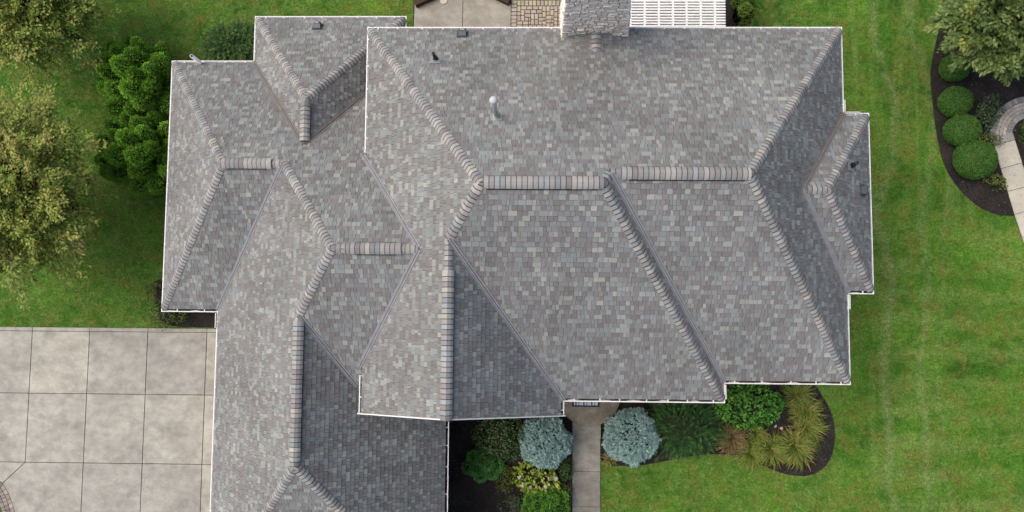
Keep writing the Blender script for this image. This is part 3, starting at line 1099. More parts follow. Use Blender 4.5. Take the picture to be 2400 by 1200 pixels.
valley('SC1', 'WD', V('SC1', 'WD', zC), V('NC', 'SC1', 'WD'), s0=.02)
valley('SC2', 'ED', V('SC2', 'ED', xw), V('WD', 'SC2', 'ED'), s0=.30)
valley('SC2', 'WA', V('SC2', 'WA', zA), V('NC', 'SC2', 'WA'))
valley('NC', 'WA', V('NC', 'WA', zA), V('NC', 'SC2', 'WA'))
valley('SA1', 'EB', V('SA1', 'EB', zA), V('WA', 'SA1', 'EB'), s0=.02)
valley('SA2', 'EA1', V('SA2', 'EA1', zA), V('NA', 'EA1', 'SA2'), s0=.02)
valley('NF', 'EA', V('NF', 'EA', zA), V('NF', 'SF', 'EA'), s0=.02, mat='valley_b')
valley('SF', 'EA', V('SF', 'EA', zA), V('NF', 'SF', 'EA'), s0=.02)
valley('NC', 'WE', V('NC', 'WE', zC), V('WE', 'EE', 'NC'), s0=.02, mat='valley_b')
valley('NC', 'EE', V('EE', 'NC', xw), V('WE', 'EE', 'NC'), mat='valley_b')


# ------------------------------------------------------------------ gutters, fascia, soffit
def gutter(d, z, e, a0, a1, t0, t1, debris=False, spacing=.62):
    """d facing; e eave line; a0 < a1 along the eave; t: o outer corner, i inner corner, e end"""
    sgn = {'N': -1, 'S': 1, 'E': -1, 'W': 1}[d]

    def P(a, q, h):
        return (a, e + sgn * q, z + h) if d in 'NS' else (e + sgn * q, a, z + h)

    def A(q):
        f = {'o': q, 'i': -q, 'e': 0}
        return a0 + f[t0], a1 - f[t1]
    prof = [(.0, .0), (.018, -.045), (.018, -.10), (.122, -.10), (.122, .03), (.116, .03), (.116, -.094), (.024, -.094), (.024, -.045), (.014, .0), (.027, .004), (.027, .014), (.0, .014)]
    v0 = [P(A(q)[0], q, h) for q, h in prof]
    v1 = [P(A(q)[1], q, h) for q, h in prof]
    n = len(prof)
    fs = [(i, (i + 1) % n, n + (i + 1) % n, n + i) for i in range(n)]
    if t0 == 'e': fs.append((0, 1, 2, 3, 4, 5, 6, 7, 8, 9, 10, 11, 12))
    if t1 == 'e': fs.append(tuple(n + k for k in range(n)))
    g = link('gutter', mesh_poly(v0 + v1, fs), house, M['white'])
    if t0 == 'e':
        link('end_cap', MB().box(*sorted_box(P(a0 - .004, .0, -.10), P(a0 + .008, .12, .012))).mesh(), g, M['white'])
    if t1 == 'e':
        link('end_cap', MB().box(*sorted_box(P(a1 - .008, .0, -.10), P(a1 + .004, .12, .012))).mesh(), g, M['white'])
    L = a1 - a0
    k = max(1, int(L / spacing))
    for i in range(k):
        a = a0 + (i + .5 + rng.uniform(-.14, .14)) * L / k
        link('hanger', MB().box(*sorted_box(P(a - .017, .004, .015), P(a + .017, .118, .026))).mesh(), g, M['white'])
    de = A(.105)
    link('drip_edge', MB().box(*sorted_box(P(de[0], .100, .035), P(de[1], .135, .046))).mesh(), g, M['white'])
    fa = A(.13)
    link('fascia', MB().box(*sorted_box(P(fa[0], .1235, -.16), P(fa[1], .148, .05))).mesh(), house, M['white'])
    s0, s1 = A(.15), A(.44)
    q = [P(s0[0], .15, -.14), P(s0[1], .15, -.14), P(s1[1], .46, -.14), P(s1[0], .46, -.14)]
    link('soffit', mesh_poly(q, [(0, 1, 2, 3)]), house, M['soffit'])
    if debris:
        m = max(6, int(L / .05))
        vs, fs2 = [], []
        for i in range(m + 1):
            a = a0 + .05 + (L - .1) * i / m
            b = .028 + .030 * max(0, math.sin(i * .37 + rng.uniform(-.4, .4)))
            vs += [P(a, b, -.055 + rng.uniform(-.008, .008)), P(a, .115, -.03 + rng.uniform(-.01, .012))]
        fs2 = [(2 * i, 2 * i + 1, 2 * i + 3, 2 * i + 2) for i in range(m)]
        link('leaf_litter', mesh_poly(vs, fs2), g, M['debris'])
    return g


def sorted_box(p, q):
    return tuple(min(a, b) for a, b in zip(p, q)), tuple(max(a, b) for a, b in zip(p, q))


E = {k: v[2] for k, v in PL.items()}
gutter('N', ZA, E['NA'], E['WA'], CX0 - .02, 'o', 'e')
gutter('N', ZA, E['NA'], CX1 + .02, E['EA'], 'e', 'o')
gutter('W', ZA, E['WA'], G(853, 357, ZA)[1], E['NA'], 'e', 'o')
gutter('W', ZA, E['WA'], YG + .02, G(841, 880, ZA)[1], 'e', 'e', True)
gutter('E', ZA, E['EA'], E['NF'], E['NA'], 'i', 'o')
gutter('N', ZA, E['NF'], E['EA'], E['EF'], 'i', 'o')
gutter('E', ZA, E['EF'], E['SF'], E['NF'], 'o', 'o')
gutter('S', ZA, E['SF'], E['EA'], E['EF'], 'i', 'o', True)
gutter('E', ZA, E['EA'], E['SA2'], E['SF'], 'o', 'i')
gutter('S', ZA, E['SA2'], E['EA1'], E['EA'], 'i', 'o', True)
gutter('E', ZA, E['EA1'], E['SA1'], E['SA2'], 'o', 'i')
gutter('S', ZA, E['SA1'], E['EB'], E['EA1'], 'i', 'o', True)
gutter('E', ZA, E['EB'], YG + .02, E['SA1'], 'e', 'i', True)
gutter('N', ZC, E['NC'], E['WC'], E['WE'], 'o', 'i')
gutter('W', ZC, E['WC'], E['SC1'], E['NC'], 'o', 'o')
gutter('S', ZC, E['SC1'], E['WC'], E['WD'], 'o', 'i', True)
gutter('W', ZC, E['WD'], E['SD'], E['SC1'], 'o', 'i')
gutter('W', ZC, E['WE'], E['NC'], E['NE'], 'i', 'o')
gutter('N', ZC, E['NE'], E['WE'], E['EE'], 'o', 'o')
gutter('E', ZC, E['EE'], 7.9, E['NE'], 'e', 'o')
gutter('E', ZC, E['ED'], E['SD'], YB - .02, 'o', 'e', True)
gutter('S', ZC, E['SD'], E['WD'], E['ED'], 'o', 'o')

# splash guards at the inner corners where valleys empty
for (x, y, d, z) in ((E['EA'], E['NF'], 'x', ZA), (E['EA'], E['NF'], 'y', ZA), (E['EA1'], E['SA2'], 'y-', ZA), (E['WD'], E['SC1'], 'y-w', ZC), (E['EA'], E['SF'], 'y-', ZA)):
    if d == 'x': b = ((x + .02, y - .004, z - .03), (x + .42, y + .012, z + .09))
    elif d == 'y': b = ((x - .004, y + .02, z - .03), (x + .012, y + .36, z + .09))
    elif d == 'y-w': b = ((x - .03, y - .5, z - .05), (x - .012, y - .02, z + .07))
    else: b = ((x + .004, y - .42, z - .03), (x + .022, y - .02, z + .08))
    link('splash_guard', MB().box(*b).mesh(), house, M['white'])

# rake trim of the front gable
gp = [V('WA', zA, yg), V('WA', 'EB', ygr), V('EB', zA, yg)]
for a, b in ((gp[0], gp[1]), (gp[2], gp[1])):
    d = np.array([0, .02, -.075])
    MB().beam(a + d, b + d, .03, .15).build('rake_board', M['white'], house)

# ------------------------------------------------------------------ walls
I = .42
wa = [(XW, E['NA'] - I), (E['EA'] - I, E['NA'] - I), (E['EA'] - I, E['NF'] - I), (E['EF'] - I, E['NF'] - I), (E['EF'] - I, E['SF'] + I), (E['EA'] - I, E['SF'] + I),
      (E['EA'] - I, E['SA2'] + I), (E['EA1'] - I, E['SA2'] + I), (E['EA1'] - I, E['SA1'] + I), (E['EB'] - I, E['SA1'] + I), (E['EB'] - I, YB), (XW, YB)]
wc = [(E['ED'] - I, YB), (E['ED'] - I, E['SD'] + I), (E['WD'] + I, E['SD'] + I), (E['WD'] + I, E['SC1'] + I), (E['WC'] + I, E['SC1'] + I), (E['WC'] + I, E['NC'] - I),
      (E['WE'] + I, E['NC'] - I), (E['WE'] + I, E['NE'] - I), (E['EE'] - I, E['NE'] - I), (E['EE'] - I, E['NA'] - I)]
for pts, z1, closed in ((wa, ZA - .14, True), (wc, ZC - .14, False)):
    n = len(pts)
    ctr_sign = area2(pts)
    for i in range(n if closed else n - 1):
        a, b = np.array(pts[i]), np.array(pts[(i + 1) % n])
        d = unit(b - a)
        r = np.array([-d[1], d[0]]) * .14 * (1 if ctr_sign > 0 else -1)
        MB().prism([a, b, b + r - d * .14, a + r + d * .14], -.1, z1).build('wall', M['brick'], house)
zt = V('WA', 'EB', yb)[2]
g0, g1 = XW - .02, E['EB'] - I + .02
xm = V('WA', 'EB', yb)[0]
MB().add([(g0, YB, ZA - .14), (g1, YB, ZA - .14), (g1, YB, ZA + .35), (xm, YB, zt - .12), (g0, YB, ZA + .38),
          (g0, YB + .12, ZA - .14), (g1, YB + .12, ZA - .14), (g1, YB + .12, ZA + .35), (xm, YB + .12, zt - .12), (g0, YB + .12, ZA + .38)],
         [(0, 1, 2, 3, 4), (9, 8, 7, 6, 5), (0, 5, 6, 1), (1, 6, 7, 2), (2, 7, 8, 3), (3, 8, 9, 4), (4, 9, 5, 0)]).build('gable_wall', M['brick'], house)
dx = sc[0]
door = MB().box((dx - .5, E['SA1'] + I - .05, .31), (dx + .5, E['SA1'] + I - .005, 2.4)).build('door', M['timber'], house)
MB().box((dx + .36, E['SA1'] + I - .10, 1.25), (dx + .40, E['SA1'] + I - .052, 1.42)).build('handle', M['lead'], door)

# ------------------------------------------------------------------ chimney of rubble stone
ZTOP = 9.6


def taper(q):
    """the stack narrows a little towards the top on its east side"""
    return (CX0 + (q[0] - CX0) * (1 - .055 * max(0, q[2] - 6.0)), q[1], q[2])


cbx = MB().box((CX0 + .05, CY0 + .05, 5.2), (CX1 - .05, CY1 - .05, ZTOP))
cbx.v = [taper(q) for q in cbx.v]
chim = cbx.build('chimney', M['mortar'], house)
SPAL = np.array([1.0, .97, .91]) * np.array([(.78, .755, .72), (.82, .80, .775), (.73, .725, .72), (.77, .74, .70), (.79, .745, .705), (.71, .71, .70), (.84, .825, .80)])


def stone_mesh(face, a0, a1, z0, z1):
    """an irregular block proud of one chimney face"""
    n = rng.uniform(.028, .07)
    j = lambda s=.012: rng.uniform(-s, s)
    ring0 = [(a0 + j(), z0 + j()), ((a0 + a1) / 2, z0 + j(.014)), (a1 + j(), z0 + j()), (a1 + j(), z1 + j()), ((a0 + a1) / 2, z1 + j(.014)), (a0 + j(), z1 + j())]
    cx, cz = (a0 + a1) / 2, (z0 + z1) / 2
    ring1 = [(cx + (a - cx) * .97, cz + (z - cz) * .95) for a, z in ring0]
    ring2 = [(cx + (a - cx) * (1 - min(.4, .03 / (a1 - a0))), cz + (z - cz) * .74) for a, z in ring0]
    vs = []
    for rr, dep in ((ring0, -.06), (ring1, n * .75), (ring2, n)):
        for a, z in rr:
            q = dep + (j(.006) if dep > 0 else 0)
            if face == 'S': vs.append((a, CY0 + .05 - q, z))
            elif face == 'N': vs.append((a, CY1 - .05 + q, z))
            elif face == 'W': vs.append((CX0 + .05 - q, a, z))
            else: vs.append((CX1 - .05 + q, a, z))
    fs = [(i, (i + 1) % 6, 6 + (i + 1) % 6, 6 + i) for i in range(6)] + [(6 + i, 6 + (i + 1) % 6, 12 + (i + 1) % 6, 12 + i) for i in range(6)] + [(12, 13, 14, 15, 16, 17)]
    if face in ('N', 'W'): fs = [f[::-1] for f in fs]
    vs = [taper(q) for q in vs]
    return vs, fs


SV, SF, SCo = [], [], []
nst = 0
for face, b0, b1 in (('S', CX0, CX1), ('W', CY0 + .04, CY1), ('E', CY0 + .04, CY1), ('N', CX0, CX1)):
    z = 5.75 if face == 'S' else 5.3
    while z < ZTOP - .04:
        h = rng.choice([.075, .095, .12, .16], p=[.25, .35, .28, .12])
        a = b0 - rng.uniform(0, .02)
        while a < b1 - .04:
            w = min(rng.uniform(.10, .40), b1 - a)
            if b1 - (a + w) < .10: w = b1 - a
            subs = [(z, z + h)] if (h < .15 or rng.random() < .6) else [(z, z + h / 2), (z + h / 2, z + h)]
            for s0, s1 in subs:
                col = SPAL[rng.integers(len(SPAL))] * rng.uniform(.85, 1.08)
                vs, fs = stone_mesh(face, a + .011, a + w - .011, s0 + .010, min(s1, ZTOP) - .010)
                if face == 'S' and nst < 300 and s1 < 9.3:
                    link('stone', mesh_poly(vs, fs, [col] * len(fs)), chim, M['stone'])
                    nst += 1
                else:
                    b = len(SV)
                    SV.extend(vs)
                    SF.extend([tuple(b + k for k in f) for f in fs])
                    SCo.extend([col] * len(fs))
            a += w
        z += h
o = link('stones', mesh_poly(SV, SF, SCo), chim, M['stone'])
o['kind'] = 'stuff'
print('stones', nst)
MB().box((CX0 - .06, CY0 - .06, ZTOP), (taper((CX1, 0, ZTOP))[0] + .06, CY1 + .06, ZTOP + .12)).build('chimney_cap', M['concrete_d'], chim)
MB().tube([(CM, CY0 + .5, ZTOP + .12), (CM, CY0 + .5, ZTOP + .5)], .13, 16).build('chimney_pot', M['brick'], chim)


# ------------------------------------------------------------------ vents and pipes on the roof
def on_plane(n, px, py):
    a, k = plane_eq(n)
    return ray_plane(px, py, a, k)


def vent_pipe(n, px, py, h, r=.042):
    p = on_plane(n, px, py)
    nn = nrm(n)
    O, U, W, _ = frame(n)
    base = [p + U * a * .15 + W * (b * .17 + .03) + nn * .022 for a, b in ((-1, -1), (1, -1), (1, 1), (-1, 1))]
    b2 = [q + nn * .006 for q in base]
    vp = MB().tube([p, p + (0, 0, h), p + (0, 0, h), p + (0, 0, h - .05)], [r, r, r * .72, r * .7], 16).build('vent_pipe', M['black'], house, True)
    MB().add(base + b2, [(3, 2, 1, 0), (4, 5, 6, 7), (0, 1, 5, 4), (1, 2, 6, 5), (2, 3, 7, 6), (3, 0, 4, 7)]).build('flashing', M['lead'], vp)
    MB().tube([p + nn * .015, p + nn * .06 + (0, 0, .03), p + (0, 0, .14)], [r * 2.0, r * 1.5, r * 1.12], 16).build('boot', M['black'], vp, True)
    MB().tube([p + (0, 0, h - .004), p + (0, 0, h + .006)], [r * 1.06, r * 1.04], 16, cap=False).build('rim', M['lead'], vp)
    MB().tube([p + (0, 0, h - .001), p + (0, 0, h + .003)], [r * .72, r * .72], 16).build('bore', M['black'], vp)


vent_pipe('NA', 1021, 140, .52)
vent_pipe('EF', 1994, 388, .42)


def box_vent(n, px, py):
    p = on_plane(n, px, py)
    O, U, W, nn = frame(n)
    q = lambda a, b, h: p + U * a * 1.25 + W * b * 1.25 + nn * h * 1.25
    fl = [q(-.13, -.12, .02), q(.13, -.12, .02), q(.13, .13, .02), q(-.13, .13, .02)]
    v = MB().add(fl + [a + nn * .006 for a in fl], [(3, 2, 1, 0), (4, 5, 6, 7), (0, 1, 5, 4), (1, 2, 6, 5), (2, 3, 7, 6), (3, 0, 4, 7)]).build('roof_vent', M['vent'], house)
    prof = [(-.085, .03), (-.085, .10), (-.05, .135), (.02, .13), (.10, .05), (.10, .03)]
    hw = .085
    vs = [q(-hw, b, h) for b, h in prof] + [q(hw, b, h) for b, h in prof]
    vs += [q(-hw * .8, b * .9, h + .012) for b, h in prof[1:4]] + [q(hw * .8, b * .9, h + .012) for b, h in prof[1:4]]
    fs = [(i, i + 1, 7 + i, 6 + i) for i in range(5)] + [(0, 1, 2, 3, 4, 5), (11, 10, 9, 8, 7, 6), (12, 13, 16, 15), (13, 14, 17, 16)]
    MB().add(vs, fs).build('hood', M['vent'], v)
    MB().add([q(-.055, -.10, .10), q(.055, -.10, .10), q(.055, -.03, .152), q(-.055, -.03, .152), q(-.05, .03, .148), q(.05, .03, .148)],
             [(0, 1, 2, 3), (3, 2, 5, 4)]).build('hood_top', M['galv'], v)


box_vent('NA', 1084, 82)
box_vent('NE', 745, 64)
box_vent('EF', 2020, 447)

p = on_plane('NA', 1163, 273)
fp = MB().tube([p, p + (0, 0, 1.45)], .058, 18).build('flue_pipe', M['galv'], house, True)
O_, U_, W_, nn_ = frame('NA')
bs = [p + U_ * a * .15 + W_ * (b * .15 + .04) + nn_ * .022 for a, b in ((-1, -1), (1, -1), (1, 1), (-1, 1))]
MB().add(bs + [q + nn_ * .006 for q in bs], [(3, 2, 1, 0), (4, 5, 6, 7), (0, 1, 5, 4), (1, 2, 6, 5), (2, 3, 7, 6), (3, 0, 4, 7)]).build('flashing', M['galv'], fp)
MB().tube([p + nn_ * .01, p + (0, 0, .10), p + (0, 0, .16)], [.13, .09, .06], 18).build('storm_collar', M['galv'], fp, True)
MB().tube([p + (0, 0, 1.40), p + (0, 0, 1.42), p + (0, 0, 1.47), p + (0, 0, 1.52), p + (0, 0, 1.55), p + (0, 0, 1.565)], [.065, .09, .10, .09, .06, .015], 20).build('cap', M['capmetal'], fp, True)

# white vent pipe standing along the back wall of the west wing
q0 = G(449, 131, 3.75)
sp = thing('standpipe', (q0[0], q0[1], 0), 'white open plastic pipe rising behind the back gutter of the west wing', 'pipe')
MB().tube([(q0[0], q0[1], 0), (q0[0], q0[1], 3.75), (q0[0], q0[1], 3.75), (q0[0], q0[1], 3.6)], [.058, .058, .042, .042], 18).build('pipe', M['pvc'], sp, True)
MB().tube([(q0[0], q0[1], 3.70), (q0[0], q0[1], 3.735)], [.042, .042], 18).build('bore', M['black'], sp)

# ------------------------------------------------------------------ pergola
PZ = 2.62
px0, px1 = G(1455, 40, PZ)[0], G(1701, 40, PZ)[0]
pg = thing('pergola', (px1 - .2, 8.0, 0), 'white vinyl pergola with close slats beside the stone chimney', 'pergola')
yy = 7.82
while yy < 11.4:
    MB().tube([(px0 - 1.2, yy, PZ), (px1 - .02, yy, PZ), (px1, yy, PZ)], [.034, .034, .02], 8).build('slat', M['vinyl'], pg)
    yy += .0955
for pxr_ in (1477, 1510, 1543, 1576, 1608, 1641, 1674):
    xr = G(pxr_, 30, PZ - .1)[0]
    MB().box((xr - .026, 7.78, PZ - .16), (xr + .026, 11.5, PZ + .012)).build('rafter', M['vinyl'], pg)
for yb_ in (8.3, 11.0):
    MB().box((px0 - 1.1, yb_ - .03, PZ - .42), (px1 - .12, yb_ + .03, PZ - .205)).build('beam', M['vinyl'], pg)
    for xp in (px0 - .8, px1 - .35):
        MB().box((xp - .06, yb_ - .028, 0), (xp + .06, yb_ + .028, PZ - .425)).build('post', M['vinyl'], pg)
#@@PLANTS
# ------------------------------------------------------------------ plants
def rand_dirs(n):
    return unit(rng.normal(size=(n, 3)))


def diamonds(c, d, nn, L, W, fold=.25):
    """leaf-shaped faces: base, two shoulders, tip"""
    d = unit(d)
    s = unit(np.cross(d, nn))
    L = np.broadcast_to(L, (len(c),))[:, None]
    W = np.broadcast_to(W, (len(c),))[:, None]
    up = np.cross(s, d)
    v = np.stack([c, c + d * L * .5 + s * W * .5 + up * W * fold, c + d * L - up * L * .12, c + d * L * .5 - s * W * .5 + up * W * fold], 1)
    return v.reshape(-1, 3)


def pick(pal, n, w=None, jit=.18):
    pal = np.asarray(pal, float)
    i = rng.choice(len(pal), n, p=None if w is None else np.asarray(w) / np.sum(w))
    return np.clip(pal[i] * rng.uniform(1 - jit, 1 + jit, (n, 1)), 0, 1)


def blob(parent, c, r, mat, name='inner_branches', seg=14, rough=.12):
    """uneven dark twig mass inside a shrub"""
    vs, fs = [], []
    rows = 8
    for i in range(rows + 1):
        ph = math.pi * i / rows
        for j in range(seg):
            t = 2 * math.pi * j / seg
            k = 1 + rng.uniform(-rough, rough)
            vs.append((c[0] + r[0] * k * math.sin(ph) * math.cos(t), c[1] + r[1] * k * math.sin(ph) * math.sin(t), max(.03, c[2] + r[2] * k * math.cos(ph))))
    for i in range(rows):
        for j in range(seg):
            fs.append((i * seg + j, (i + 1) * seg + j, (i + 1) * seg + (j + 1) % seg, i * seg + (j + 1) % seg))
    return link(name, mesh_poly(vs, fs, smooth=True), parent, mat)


def stems(parent, c, n, h, spread, r=.02):
    mb = MB()
    for k in range(n):
        t = rng.uniform(0, 6.28)
        q = np.array([math.cos(t), math.sin(t), 0]) * spread * rng.uniform(.3, 1)
        mb.tube([(c[0], c[1], 0), np.array([c[0], c[1], h * .5]) + q * .4, np.array([c[0], c[1], h]) + q], [r, r * .8, r * .4], 5)
    return mb.build('stem', M['bark'], parent)


GREEN = [(.030, .085, .014), (.045, .11, .018), (.062, .14, .026), (.022, .06, .012)]


def dome_points(n, c, r, low=-.25, jit=.1, lumps=0, lump_amp=.15):
    """points over an uneven dome and their outward directions"""
    d = rand_dirs(n * 2)
    d = d[d[:, 2] > low][:n]
    k = 1 + rng.uniform(-jit, jit, len(d))
    if lumps:
        ld = rand_dirs(lumps)
        ld[:, 2] = np.abs(ld[:, 2])
        dot = d @ ld.T
        k = k * (1 - lump_amp + lump_amp * 2 * np.clip((np.max(dot, 1) - .80) / .2, 0, 1))
    p = np.asarray(c) + d * np.asarray(r) * k[:, None]
    nn = unit(d / np.asarray(r))
    return p, nn


def shrub(name, px, py, rx, ry, h, leafL, leafW, n, pal, label, cat='shrub', group=None, w=None, lumps=14, amp=.16, tilt=.9, jit=.14, mat='leaf', low=-.2, core=.8, zc=None):
    """broadleaf or clipped shrub; radii and height in metres, middle at a pixel of the photograph"""
    zc = h * .5 if zc is None else zc
    c = G(px, py, zc)
    t = thing(name, (c[0], c[1], 0), label, cat, group)
    r = np.array([rx, ry, h - zc])
    p, nn = dome_points(n, c, r, low, jit, lumps, amp)
    p[:, 2] = np.maximum(p[:, 2], .03)
    d = unit(nn * (1 - tilt * .6) + rand_dirs(len(p)) * tilt)
    lv = diamonds(p, d, unit(nn + rand_dirs(len(p)) * .5), leafL * rng.uniform(.7, 1.2, len(p)), leafW * rng.uniform(.7, 1.2, len(p)))
    lv[:, 2] = np.maximum(lv[:, 2], .02)
    link('foliage', mesh_uniform(lv, 4, pick(pal, len(p), w)), t, M[mat])
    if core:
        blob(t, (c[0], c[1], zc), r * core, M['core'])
    stems(t, c, 5, h * .5, min(rx, ry) * .5)
    return t, c


# ---- broadleaf trees
def tree(px, py, R, zc, zr, nb, leaf, pal, label, w=None, trunk_px=None, spray=.9, per=64, lw=.5, group=None):
    """branches spread through a crown of radii R (x, y) and zr about height zc; leaves along each twig"""
    c = G(px, py, zc)
    t = thing('tree', (c[0], c[1], 0), label, 'tree', group)
    tr = MB()
    tr.tube([(c[0], c[1], 0), (c[0] + .05, c[1], zc * .4), (c[0], c[1] + .05, zc)], [.17, .13, .07], 9)
    starts, dirs, lens = [], [], []
    for k in range(nb):
        d = rand_dirs(1)[0]
        if d[2] < -.35: d[2] = -d[2]
        f = rng.uniform(.25, .86) ** .7
        e = c + d * np.array([R[0], R[1], zr]) * f
        dd = unit(unit(d * [1, 1, .55]) + rand_dirs(1)[0] * .45 + (0, 0, .12))
        starts.append(e)
        dirs.append(dd)
        lens.append(spray * rng.uniform(.6, 1.25))
        if k % 4 == 0:
            tr.tube([(c[0], c[1], zc * rng.uniform(.45, .9)), (c + (e - c) * .5) - (0, 0, .15), e, e + dd * lens[-1] * .8], [.05, .032, .016, .006], 5)
    tr.build('trunk', M['bark'], t, True)
    P, D, Nn, K = [], [], [], []
    pal = np.asarray(pal, float)
    for e, dd, L in zip(starts, dirs, lens):
        n = int(per * rng.uniform(.7, 1.3))
        side = unit(np.cross(dd, (0, 0, 1)))
        s = rng.uniform(0, 1, n)
        # side twigs
        off = rng.normal(0, 1, n) * .26 * L * (1.05 - s)
        p = e + np.outer(s * L, dd) + np.outer(off, side) + rng.normal(0, .05, (n, 3)) * L
        P.append(p)
        D.append(unit(dd + np.outer(np.sign(off) * rng.uniform(.2, 1.0, n), side) + rand_dirs(n) * .5))
        Nn.append(unit(np.array([0, 0, 1.]) + rand_dirs(n) * .5))
        base = pal[rng.choice(len(pal), p=None if w is None else np.asarray(w) / np.sum(w))]
        cl = .55 * base + .45 * pick(pal, n, w, .0)
        K.append(cl * rng.uniform(.75, 1.25, (n, 1)))
    P, D, Nn, K = map(np.concatenate, (P, D, Nn, K))
    lv = diamonds(P, D, Nn, leaf * rng.uniform(.65, 1.25, len(P)), leaf * lw * rng.uniform(.75, 1.2, len(P)))
    link('crown', mesh_uniform(lv, 4, np.clip(K, 0, 1)), t, M['leaf'])
    return t


YG_PAL = [(0.316, 0.374, 0.074), (0.415, 0.433, 0.100), (0.224, 0.316, 0.056), (0.146, 0.240, 0.041), (0.478, 0.415, 0.147), (0.554, 0.366, 0.153)]
tree(25, 452, (2.55, 3.0), 3.4, 1.8, 580, .125, YG_PAL, 'large yellowing broadleaf tree at the left edge beside the lawn', [3, 2.2, 3, 2.5, .9, .25], per=60, spray=1.0)
tree(62, 20, (2.3, 1.75), 3.0, 1.7, 420, .125, YG_PAL, 'yellow green tree in the top left corner of the lawn', [2.2, 1.4, 3, 3, .5, .1], per=58, spray=1.0)
MG_PAL = [(0.152, 0.238, 0.066), (0.205, 0.290, 0.086), (0.113, 0.185, 0.055), (0.258, 0.330, 0.106), (0.356, 0.370, 0.066), (0.079, 0.139, 0.044)]
tree(2375, 52, (2.3, 1.55), 3.4, 1.5, 500, .17, MG_PAL, 'large glossy leaved tree over the bed in the top right corner', [3, 3, 2.5, 1.6, .3, 1.5], per=42, spray=.62, lw=.52)


# ---- upright evergreen with many flame-shaped plumes
def plumed(px0, py0, base_r, h, n, label, pal, cat='evergreen', lean=.45, name='arborvitae', plume=(.30, .75), dens=420, flake=.055, group=None, gap=1.12):
    c = G(px0, py0, 0.0)
    t = thing(name, (c[0], c[1], 0), label, cat, group)
    P, D, Nn, K = [], [], [], []
    core = MB()
    pts = []
    tries = 0
    while len(pts) < n and tries < 4000:
        tries += 1
        a, q = rng.uniform(0, 2 * math.pi), math.sqrt(rng.uniform(0, 1))
        cand = np.array([math.cos(a) * q * base_r[0], math.sin(a) * q * base_r[1]])
        if all(np.linalg.norm(cand - o[:2]) > plume[0] * gap for o in pts):
            pts.append(np.array([*cand, q]))
    for cx, cy, q in pts:
        top = h * (1 - .42 * q ** 2) * rng.uniform(.9, 1.06)
        ax = unit(np.array([cx * lean, cy * lean, 1.0]))
        r = plume[0] * rng.uniform(.72, 1.12)
        L = plume[1] * rng.uniform(.8, 1.25)
        ctr = np.array([c[0] + cx, c[1] + cy, max(top - L * .6, L * .45)])
        d = rand_dirs(int(dens * 1.25))
        # flame shape: narrow at the tip
        al = d @ ax
        rad = d - np.outer(al, ax)
        sq = r * (1 - .25 * np.clip(al, -1, 1)) * (1 + .16 * np.sin(7 * np.arctan2(rad[:, 1], rad[:, 0]) + 5 * al + rng.uniform(0, 6)))
        p = ctr + np.outer(al * L * .62, ax) + rad * sq[:, None]
        p += rng.normal(0, .014, p.shape)
        nn = unit(rad / r + np.outer(al / L, ax))
        m = (nn[:, 2] > -.55) & (p[:, 2] > .04)
        P.append(p[m])
        D.append(unit(ax * .45 + nn[m] * .6 + rand_dirs(m.sum()) * .5))
        Nn.append(unit(nn[m] * .3 + (0, 0, 1.0) + rand_dirs(m.sum()) * .55))
        cc_ = pick(pal, m.sum(), None, .3) * rng.uniform(.8, 1.15)
        K.append(cc_)
        seg = [ctr - ax * L * .6, ctr - ax * L * .2, ctr + ax * L * .25, ctr + ax * L * .5]
        core.tube(seg, [r * .45, r * .66, r * .55, r * .2], 8)
        core.tube([(c[0] + cx * .25, c[1] + cy * .25, .0), ctr - ax * L * .3], [.05, .03], 5)
    P, D, Nn, K = map(np.concatenate, (P, D, Nn, K))
    lv = diamonds(P, D, Nn, flake * rng.uniform(.7, 1.4, len(P)), flake * .5 * rng.uniform(.7, 1.3, len(P)))
    link('foliage', mesh_uniform(lv, 4, np.clip(K, 0, 1)), t, M['needle'])
    core.build('branches', M['core'], t, True)
    return t


ARB = [(0.124, 0.329, 0.029), (0.178, 0.408, 0.038), (0.237, 0.487, 0.053), (0.084, 0.238, 0.024), (0.291, 0.487, 0.048)]
plumed(372, 215, (1.15, 1.25), 2.9, 24, 'bright green arborvitae clump nearer the top of the photo by the west gutter', ARB, plume=(.33, 1.0), dens=2000, flake=.058, gap=1.15, group='arborvitae along the west wall')
plumed(372, 372, (1.22, 1.2), 2.7, 24, 'bright green arborvitae clump lower down by the west gutter', ARB, plume=(.33, 1.0), dens=2000, flake=.058, gap=1.15, group='arborvitae along the west wall')
plumed(1722, 45, (.30, .75), 2.2, 9, 'narrow evergreen column beside the pergola', [(0.166, 0.287, 0.044), (0.111, 0.221, 0.033), (0.243, 0.354, 0.056)], plume=(.17, .6), dens=520)
plumed(1132, 1085, (.50, .46), 1.0, 9, 'rounded lacy green dwarf cypress on the black mulch', [(0.100, 0.316, 0.073), (0.144, 0.414, 0.094), (0.073, 0.216, 0.050)], name='dwarf_cypress', plume=(.22, .35), dens=700, flake=.05, lean=.9)
plumed(1282, 1178, (.72, .55), 1.1, 15, 'fine textured green dwarf cypress at the bottom beside the walk', [(0.126, 0.331, 0.044), (0.174, 0.425, 0.056), (0.088, 0.236, 0.031)], name='dwarf_cypress', plume=(.20, .40), dens=620, flake=.05, lean=.8)

